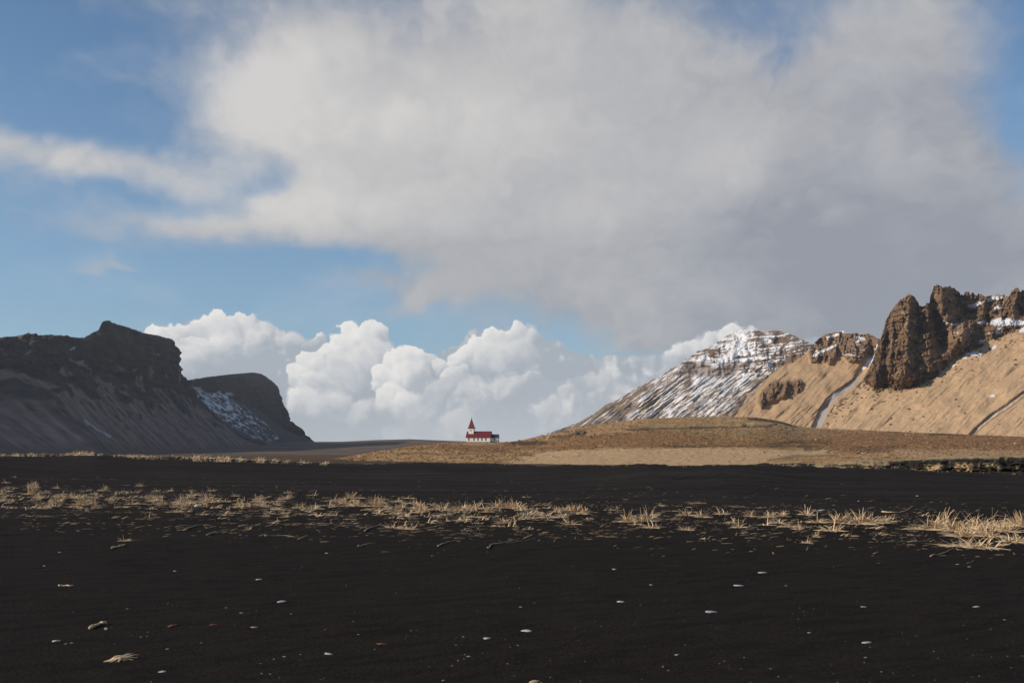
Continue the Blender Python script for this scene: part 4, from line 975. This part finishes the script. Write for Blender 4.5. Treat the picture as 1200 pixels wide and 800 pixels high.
BLAB = ['leftmost straw clump of the big pale clumps at the right', 'second big straw clump from the left in the right cluster', 'bushy straw clump in the middle left of the right cluster', 'big leaning straw clump at the centre of the right cluster',
        'fallen tangled straw at the lower left of the right cluster', 'spiky straw clump standing at the back of the right cluster', 'big straw clump in front of the spiky one', 'lowest tangled straw clump of the right cluster',
        'single narrow tuft in the gap right of the big cluster', 'arched straw clump right of the narrow tuft', 'tall straw clump near the right edge of the picture', 'flattened straw below the arched clump at the right',
        'straw clump cut by the right edge of the picture', 'low tangled straw at the lower right edge of the grass band']
for (px, py, w, k), lab in zip(BIG, BLAB): tuft(px, py, w, k, lab)
MID = [(983, 612, 17, 'u', 'upright straw tuft standing left of the wide twin clumps'), (975, 622, 24, 'm', 'tangled straw leaning down below the upright tuft'), (1004, 613, 32, 'b', 'left half of the wide twin straw clumps right of the upright tuft'),
       (1018, 612, 28, 'b', 'right half of the wide twin straw clumps'), (1037, 613, 13, 'u', 'small upright tuft right of the wide twin clumps'), (735, 611, 24, 'b', 'pale spiky clump left of the branching clump right of centre'),
       (757, 610, 28, 'b', 'branching pale straw clump right of the frame centre'), (766, 618, 18, 'm', 'small tangle hanging below the branching clump'), (713, 598, 20, 'l', 'lying straw with one raised stalk above the pale spiky clump'),
       (684, 602, 12, 'u', 'upright tuft second left of the lying straw with a raised stalk'), (945, 603, 22, 'm', 'tangled clump left of the flat white stone'), (957, 612, 22, 'm', 'pale clump below the flat white stone'),
       (243, 588, 20, 'b', 'pale round clump right of the bluish white stone'), (213, 589, 18, 'b', 'pale round clump left of the bluish white stone'), (97, 591, 18, 'b', 'bright clump on the left part of the grass band'),
       (539, 598, 20, 'b', 'broad clump just left of the frame centre in the grass band'), (556, 596, 18, 'b', 'broad clump directly below the church'), (585, 595, 18, 'b', 'clump just right of the one below the church')]
for px, py, w, k, lab in MID: tuft(px, py, w, k, lab)
SMALL = [(805, 604, 13, 'u'), (822, 606, 12, 'u'), (819, 590, 26, 'l'), (848, 602, 16, 'm'), (866, 594, 20, 'l'), (879, 605, 9, 'u'), (893, 595, 18, 'l'), (902, 606, 12, 'u'), (916, 605, 12, 'u'), (866, 618, 14, 'm'), (862, 610, 14, 'l'), (922, 617, 16, 'm'),
         (935, 620, 16, 'm'), (912, 613, 14, 'm'), (945, 636, 12, 'm'), (957, 629, 8, 'u'), (895, 628, 14, 'l'), (805, 621, 14, 'm'), (1073, 622, 16, 'l'), (1172, 650, 14, 'l'), (414, 592, 18, 'm'), (405, 590, 10, 'u'), (420, 593, 13, 'u'), (440, 593, 14, 'u'),
         (448, 593, 12, 'u'), (475, 605, 14, 'm'), (463, 618, 18, 'm'), (480, 620, 16, 'm'), (492, 600, 18, 'l'), (508, 597, 14, 'm'), (520, 596, 14, 'm'), (521, 622, 16, 'l'), (555, 606, 14, 'm'), (566, 590, 18, 'l'), (573, 600, 12, 'u'), (598, 594, 14, 'u'), (607, 596, 14, 'u'),
         (617, 597, 13, 'm'), (628, 592, 18, 'l'), (642, 606, 18, 'm'), (652, 600, 10, 'u'), (637, 612, 12, 'l'), (663, 598, 14, 'm'), (673, 600, 14, 'u'), (668, 614, 18, 'm'), (693, 600, 10, 'l'), (715, 629, 16, 'l'), (727, 625, 10, 'l'), (788, 599, 20, 'l'), (796, 593, 12, 'l'),
         (735, 622, 12, 'l'), (600, 610, 12, 'l'), (620, 612, 10, 'l'), (545, 622, 16, 'l'), (590, 613, 12, 'u'), (1104, 651, 14, 'l')]
LABS = 'small dry straw tuft in the middle or right of the grass band'
for px, py, w, k in SMALL: tuft(px, py, w, k, LABS, 'small straw tufts in the middle and right of the grass band')
r2 = random.Random(11); cnt = 0
while cnt < 175:
    px = r2.uniform(-40, 545); t = r2.random()
    if math.sin(px / 23.0) + math.sin(px / 9.1 + 2) + r2.gauss(0, 1.2) < -0.8: continue
    py = np.interp(px, [0, 200, 400, 550], [576, 583, 590, 597]) + (r2.gauss(0, 7) if t < 0.62 else abs(r2.gauss(0, 17)) + 3)
    k = r2.choice('uummmll') if py < 600 else r2.choice('mlll')
    tuft(px, py, r2.uniform(6, 13.5) * (0.8 + 0.012 * (py - 575)), k, 'small dry straw tuft in the left half of the grass band', 'small straw tufts crowding the left half of the grass band'); cnt += 1
# the dead clump in the foreground
def dead_clump():
    r = random.Random(5); B = Blades()
    for i in range(46):
        a = r.gauss(0.35, 0.5) + (math.pi if r.random() < 0.55 else 0); p = (r.gauss(0, .02), r.gauss(0, .012), r.uniform(.0, .03))
        B.blade(p, (math.cos(a), math.sin(a) * 0.9, r.uniform(-.1, .7)), r.uniform(.05, .13), .010 * r.uniform(.7, 1.5), (0, r.gauss(0, .6), 0), r.uniform(.4, 1), 4, r.uniform(0.4, 2.0), .004)
    for a, L in ((3.5, .15), (3.75, .16), (4.1, .13), (0.5, .13), (0.9, .10), (3.3, .12)):
        B.blade((0, 0, .02), (math.cos(a), math.sin(a), .25), L, .018, (0, 0, 0), .9, 5, 0.9, .005)
    return B.mesh('dead_grass_clump')
x, y, z = on_ground(143, 773); o = mesh_obj('dead_grass_clump', dead_clump()); o.location = (x, y, z); o.scale = (.95, .95, .95); o.rotation_euler = (0, 0, 0.15)
finish(o, 'splayed dead grass clump lying alone on the lower left sand', 'grass clump')
# ------------------------------------------------------------------ sticks and half buried runners
def tube(pts, rad, name, mat, seg=6):
    V = []; Fc = []; n = len(pts); pts = [Vector(p) for p in pts]
    for i, p in enumerate(pts):
        t = (pts[min(i + 1, n - 1)] - pts[max(i - 1, 0)]).normalized(); s_ = t.cross(Vector((0, 0, 1))).normalized(); u = s_.cross(t)
        r = rad[i] if isinstance(rad, (list, tuple)) else rad
        for k in range(seg):
            a = 2 * math.pi * k / seg; V.append(p + (s_ * math.cos(a) + u * math.sin(a)) * r)
    for i in range(n - 1):
        for k in range(seg):
            Fc.append((i * seg + k, i * seg + (k + 1) % seg, (i + 1) * seg + (k + 1) % seg, (i + 1) * seg + k))
    Fc += [tuple(range(seg))[::-1], tuple(range((n - 1) * seg, n * seg))]
    return soup(name, V, Fc, mat, True)
WOOD = mat_plain('bleached driftwood', (0.60, 0.44, 0.27), (0.42, 0.29, 0.17), 25, 0.8, 0.2, 0.004)
DRY = mat_plain('dry runner', (0.34, 0.27, 0.18), (0.20, 0.15, 0.10), 12, 0.85, 0.15, 0.004)
def ground_tube(pix, wpx, name, mat, label, cat, group=None, taper=True, seed=0):
    P = [on_ground(*q) for q in pix]; r = random.Random(seed); out = []
    for a, b in zip(P[:-1], P[1:]):
        for k in range(4):
            t = k / 4; x = a[0] + (b[0] - a[0]) * t; y = a[1] + (b[1] - a[1]) * t; out.append((x, y))
    out.append(P[-1][:2]); n = len(out); R = wpx / F * P[0][1] / 2; pts = []; rad = []
    for i, (x, y) in enumerate(out):
        t = i / (n - 1); y += r.gauss(0, .02) * (0 if wpx > 4 else 1)
        rad.append(R * ((1 - 0.75 * t) if taper else (1.0 + .25 * math.sin(9 * t)) * (0.75 if i in (0, n - 1) else 1)))
        pts.append((x, y, float(ground_z(x, y)) + rad[-1] * 0.7 + (abs(r.gauss(0, .006)) if wpx < 4 else 0)))
    finish(mesh_obj(name, tube(pts, rad, name, mat)), label, cat, group)
ground_tube([(105, 738), (110, 734.5), (116, 732.5), (125, 731.5)], 3.6, 'driftwood_stick', WOOD, 'short bent tan driftwood stick on the lower left sand', 'driftwood', taper=False)
ground_tube([(123, 737), (126, 737.6)], 1.6, 'twig', WOOD, 'tiny tan twig just below the bent driftwood stick', 'twig', taper=False)
ground_tube([(68, 686.5), (75, 686.5), (84, 687.5)], 1.8, 'twig', WOOD, 'thin tan twig on the far left sand above the driftwood', 'twig', taper=False)
ground_tube([(130, 643.5), (137, 641), (145, 639.5)], 2.2, 'driftwood_stick', WOOD, 'tan stick below the grass band at the left', 'driftwood', taper=False)
RUN = [([(513, 641), (521, 637), (532, 634.5), (545, 632)], 'left of the two long buried stems below the centre tufts'), ([(571.5, 643), (576, 638.5), (590, 636.5), (607, 635), (628, 631)], 'right of the two long buried stems below the centre tufts'),
       ([(427, 623), (437, 618), (448, 613)], 'bent stem lying below the tufts left of centre'), ([(545, 621), (555, 618), (567, 612)], 'short curved stem under the clump below the church'),
       ([(216, 621), (226, 617.5), (238, 615)], 'thin stem below the tufts at the left, left of a longer one'), ([(243, 627.5), (255, 624), (267, 622)], 'longer thin stem below the left tufts'),
       ([(310, 629), (330, 628), (351, 629)], 'nearly level stem on the sand below the left half of the tufts'), ([(1033, 600), (1048, 601), (1060, 599), (1070, 593)], 'curved branch lying on the sand left of the big right cluster'),
       ([(420, 641), (430, 637)], 'very short stem left of the two long buried stems'), ([(1090, 652), (1110, 646), (1124, 643)], 'stem lying in front of the big right cluster')]
for i, (p, lab) in enumerate(RUN): ground_tube(p, 2.2, 'stem', DRY if i != 7 else WOOD, lab, 'stem', seed=i)
# ------------------------------------------------------------------ stuff: grass along the dune crest, broken straw, sand grains
def crest_grass():
    r = random.Random(3); B = Blades()
    for _ in range(13000):
        px = r.uniform(-260, 405); nz = float(perlin(px / 9.0, 0.5, 1.0)) + float(perlin(px / 31.0, 2.5, 1.0))
        nz = nz + 0.7 * float(perlin(px / 3.3, 4.5, 1.0))
        if nz + r.gauss(0, 0.45) < 0.0 + max(0, (px - 220) / 200): continue
        pyc = np.interp(px, [q[0] for q in CREST], [q[1] for q in CREST]); dc = 78 + 14 * math.sin(px / 210) + 6 * math.sin(px / 77 + 1)
        y = dc * (1.03 - 0.13 * r.random() ** 1.4); x = (px - 600) / F * y; z = float(ground_z(x, y))
        h = r.uniform(.06, .40) * (0.7 + 0.8 * min(.8, max(0, nz))) * (1.0 if r.random() > .02 else 2.2)
        B.blade((x, y, z - .01), (r.gauss(.25, .5), r.gauss(0, .3), 1.0), h, r.uniform(.03, .07), (r.gauss(.4, .6), 0, 0), min(1, max(0, r.gauss(.7, .3))), 3, r.uniform(.2, 2.0))
    for _ in range(1500):
        px = r.choice((r.uniform(400, 600), r.uniform(690, 900), r.uniform(880, 1250)))
        if float(perlin(px / 7.0, 7.5, 1.0)) + r.gauss(0, .3) < 0.15: continue
        dc = 78 + 14 * math.sin(px / 210) + 6 * math.sin(px / 77 + 1); y = dc * r.uniform(.97, 1.05); x = (px - 600) / F * y; z = float(ground_z(x, y))
        B.blade((x, y, z - .01), (r.gauss(0, .8), 0, 1.0), r.uniform(.05, .2), r.uniform(.04, .1), (0, 0, 0), r.uniform(0, .25), 2, r.uniform(.2, 2.0))
    return B.mesh('crest_grass')
finish(mesh_obj('dune_grass', crest_grass()), 'sparse dry grass fringe along the crest of the black dune', 'grass', kind='stuff')
def straw_bits():
    r = random.Random(8); B = Blades()
    for _ in range(17000):
        px = r.uniform(-200, 1400); c = np.interp(px, [0, 400, 800, 1200], [585, 602, 608, 620]); py = c + r.gauss(0, 14)
        if py < 566 or float(perlin(px / 30., py / 9., 3.)) + r.gauss(0, .25) < 0.05: continue
        d = CAMZ * F / (py - HOR); x = (px - 600) / F * d
        z = float(ground_z(x, d)); a = r.gauss(.5, .45)
        B.blade((x, d, z + .003), (math.cos(a), math.sin(a), r.uniform(0, .35)), r.uniform(.04, .22), r.uniform(.008, .02), (0, r.gauss(0, .3), 0), min(1, max(0, r.gauss(.15, .30))), 2, r.uniform(0, .8))
    return B.mesh('straw')
def low_straw():
    r = random.Random(18); B = Blades()
    for _ in range(3100):
        px = r.uniform(-200, 1400); c = np.interp(px, [0, 200, 400, 550, 800, 1000, 1250], [578, 584, 590, 598, 604, 610, 616]); py = c + r.gauss(0, 6) + abs(r.gauss(0, 7))
        if float(perlin(px / 17., py / 7., 13.)) + r.gauss(0, .3) < np.interp(px, [0, 500, 800, 1100], [.22, .30, .75, .8]): continue
        d = CAMZ * F / (py - HOR)
        for k in range(r.randint(4, 11)):
            x = (px - 600) / F * d + r.gauss(0, .07); y = d + r.gauss(0, .09); z = float(B_gz(x, y))
            B.blade((x, y, z - .005), (r.gauss(.25, .7), r.gauss(0, .4), r.uniform(.4, 1.4)), r.uniform(.06, .19), r.uniform(.016, .034), (r.gauss(.3, .5), 0, 0), min(1, max(0, r.gauss(.75, .28))), 2, r.uniform(.2, 2.2), z + .004)
    return B.mesh('low_straw')
_gy = np.geomspace(10, 60, 240); _gx = np.linspace(-0.8, 0.8, 600); _gz = ground_z(_gx[None] * _gy[:, None], _gy[:, None] + 0 * _gx[None])
def B_gz(x, y): return _gz[min(239, max(0, int(round(math.log(y / 10) / math.log(6) * 239)))), min(599, max(0, int(round((x / y + .8) / 1.6 * 599))))]
finish(mesh_obj('low_dune_grass', low_straw()), 'low dense straw filling the grass band between the tufts', 'grass', kind='stuff')
finish(mesh_obj('straw_litter', straw_bits()), 'broken straw bits half buried in the black sand', 'straw', kind='stuff')
def grains():
    r = random.Random(9); V = []; Fc = []
    for _ in range(1000):
        py = 640 + 175 * r.random() ** 0.8; px = r.uniform(-80, 1280)
        if float(perlin(px / 60., py / 25., 8.)) + r.gauss(0, .3) < 0.12: continue
        d = CAMZ * F / (py - HOR); x = (px - 600) / F * d; z = float(ground_z(x, d)); s = r.choice((.0022, .003, .004, .006))
        b = len(V); e = r.uniform(.8, 1.8)
        V += [(x - s * e, d, z), (x + s * e, d, z), (x, d - s, z), (x, d + s, z), (x, d, z + s * .8)]
        Fc += [(b, b + 2, b + 4), (b + 2, b + 1, b + 4), (b + 1, b + 3, b + 4), (b + 3, b, b + 4)]
    return soup('grains', V, Fc, mat_plain('shell grains', (.42, .38, .33), (.20, .17, .14), 3, .8, .2))
finish(mesh_obj('shell_grit', grains()), 'tiny pale grit sprinkled over the black sand', 'grit', kind='stuff')

def clumps(name, pts, sizes, tones, mat_name, label, cat, flat=0.55):
    """many small mounds of turf or stone as one mesh"""
    rg = np.random.RandomState(3); n = len(pts)
    base = np.array([(0, 0, 1), *[(math.cos(a), math.sin(a), .45) for a in np.linspace(0, 2 * math.pi, 7)[:-1]], *[(1.15 * math.cos(a + .5), 1.15 * math.sin(a + .5), -.5) for a in np.linspace(0, 2 * math.pi, 7)[:-1]]])
    f = [(0, 1 + i, 1 + (i + 1) % 6) for i in range(6)] + [(1 + i, 7 + i, 1 + (i + 1) % 6) for i in range(6)] + [(1 + (i + 1) % 6, 7 + i, 7 + (i + 1) % 6) for i in range(6)]
    V = base[None] * rg.uniform(.65, 1.35, (n, 13, 3)) * (np.asarray(sizes)[:, None, None] * np.array((1, 1, flat))) + pts[:, None, :]
    Fc = (np.array(f)[None] + (np.arange(n) * 13)[:, None, None]).reshape(-1, 3)
    me = bpy.data.meshes.new(name); me.vertices.add(n * 13); me.vertices.foreach_set('co', V.reshape(-1).astype(np.float32))
    m = len(Fc); me.loops.add(m * 3); me.loops.foreach_set('vertex_index', Fc.reshape(-1).astype(np.int32)); me.polygons.add(m)
    me.polygons.foreach_set('loop_start', np.arange(0, m * 3, 3, dtype=np.int32)); me.polygons.foreach_set('loop_total', np.full(m, 3, np.int32)); me.update(calc_edges=True)
    a = me.attributes.new('ground_colour', 'FLOAT_COLOR', 'POINT')
    a.data.foreach_set('color', np.concatenate([np.repeat(np.clip(tones, 0, 1), 13, 0), np.ones((n * 13, 1))], 1).reshape(-1).astype(np.float32))
    finish(mesh_obj(name, me, mat_terrain(mat_name, 1.5, 0.4, 0.3, 0.5)), label, cat, kind='stuff')
def hill_clumps():
    rg = np.random.RandomState(12); P = HILL; n = 20000
    v = (rg.rand(n) ** 0.8 * (P.shape[0] - 2)).astype(int); u = (rg.rand(n) * 750).astype(int); q = P[v, u]
    px = 600 + F * q[:, 0] / q[:, 1]; py = HOR - F * (q[:, 2] - CAMZ) / q[:, 1]
    tan = (py > np.interp(px, [560, 640, 700, 860, 960, 1000], [560, 529, 526, 525, 528, 540])) & (px > 575)
    k = (fbm(px / 20, py / 3, 4.0, 4) + 0.25 * rg.normal(size=n) > 0.10) & (np.hypot(px - 566, (py - 517) * 3) > 26) & ~(tan & (rg.rand(n) > 0.08))
    q = q[k]; px = px[k]; m = len(q)
    t = rg.rand(m)[:, None]; c = np.where(t < 0.62, np.array((0.125, 0.075, 0.036)), np.where(t < 0.93, np.array((0.28, 0.175, 0.08)), np.array((0.38, 0.26, 0.13)))) * rg.uniform(.7, 1.3, (m, 1))
    clumps('heath_clumps', q, rg.uniform(.3, 1.0, m) ** 1.5 * 0.75 * (q[:, 1] / 500) ** 0.8, c, 'tufted heath', 'dark and straw coloured heath tufts all over the church hill', 'heath')
def rubble():
    rg = np.random.RandomState(5); P = CRAGP; n = 9000
    v = (rg.rand(n) * (P.shape[0] - 2)).astype(int); u = (rg.rand(n) * 500).astype(int); q = P[v, u]
    px = 600 + F * q[:, 0] / q[:, 1]; py = HOR - F * (q[:, 2] - CAMZ) / q[:, 1]
    pb = np.interp(px, [930, 985, 1010, 1028, 1040, 1052, 1066, 1080, 1108, 1120, 1150, 1186, 1260], [520, 470, 447, 461, 456, 459, 457, 452, 432, 421, 408, 390, 372])
    dd = py - pb; k = (dd > -2) & (rg.rand(n) < np.exp(-np.maximum(dd, 0) / 9.0) * 0.9 + 0.02) & (fbm(px / 10, py / 10, 2., 3) + rg.normal(size=n) * .2 > -.1)
    q = q[k]; m = len(q)
    clumps('rubble', q, rg.uniform(.4, 1.5, m) ** 1.3, np.array((0.17, 0.11, 0.065)) * rg.uniform(.5, 1.3, (m, 1)), 'fallen rock', 'fallen rubble scattered below the right hand crag', 'rubble', 0.8)
hill_clumps(); rubble()

# ------------------------------------------------------------------ thin sea air
def haze():
    V = []; Fc = []; box(V, Fc, -6000, 7000, -1500, 5200, -10, 480)
    me = soup('haze', V, Fc); m = bpy.data.materials.new('haze'); m.use_nodes = True; nt = m.node_tree; nt.nodes.clear()
    o = nt.nodes.new('ShaderNodeOutputMaterial'); v = nt.nodes.new('ShaderNodeVolumePrincipled')
    v.inputs['Color'].default_value = (0.86, 0.92, 1.0, 1); v.inputs['Density'].default_value = HAZE
    v.inputs['Anisotropy'].default_value = 0.2
    nt.links.new(v.outputs[0], o.inputs['Volume']); me.materials.append(m)
    finish(mesh_obj('haze', me), 'thin pale sea air over the whole valley', 'haze', kind='stuff')
HAZE = 4.0e-5
if HAZE: haze()
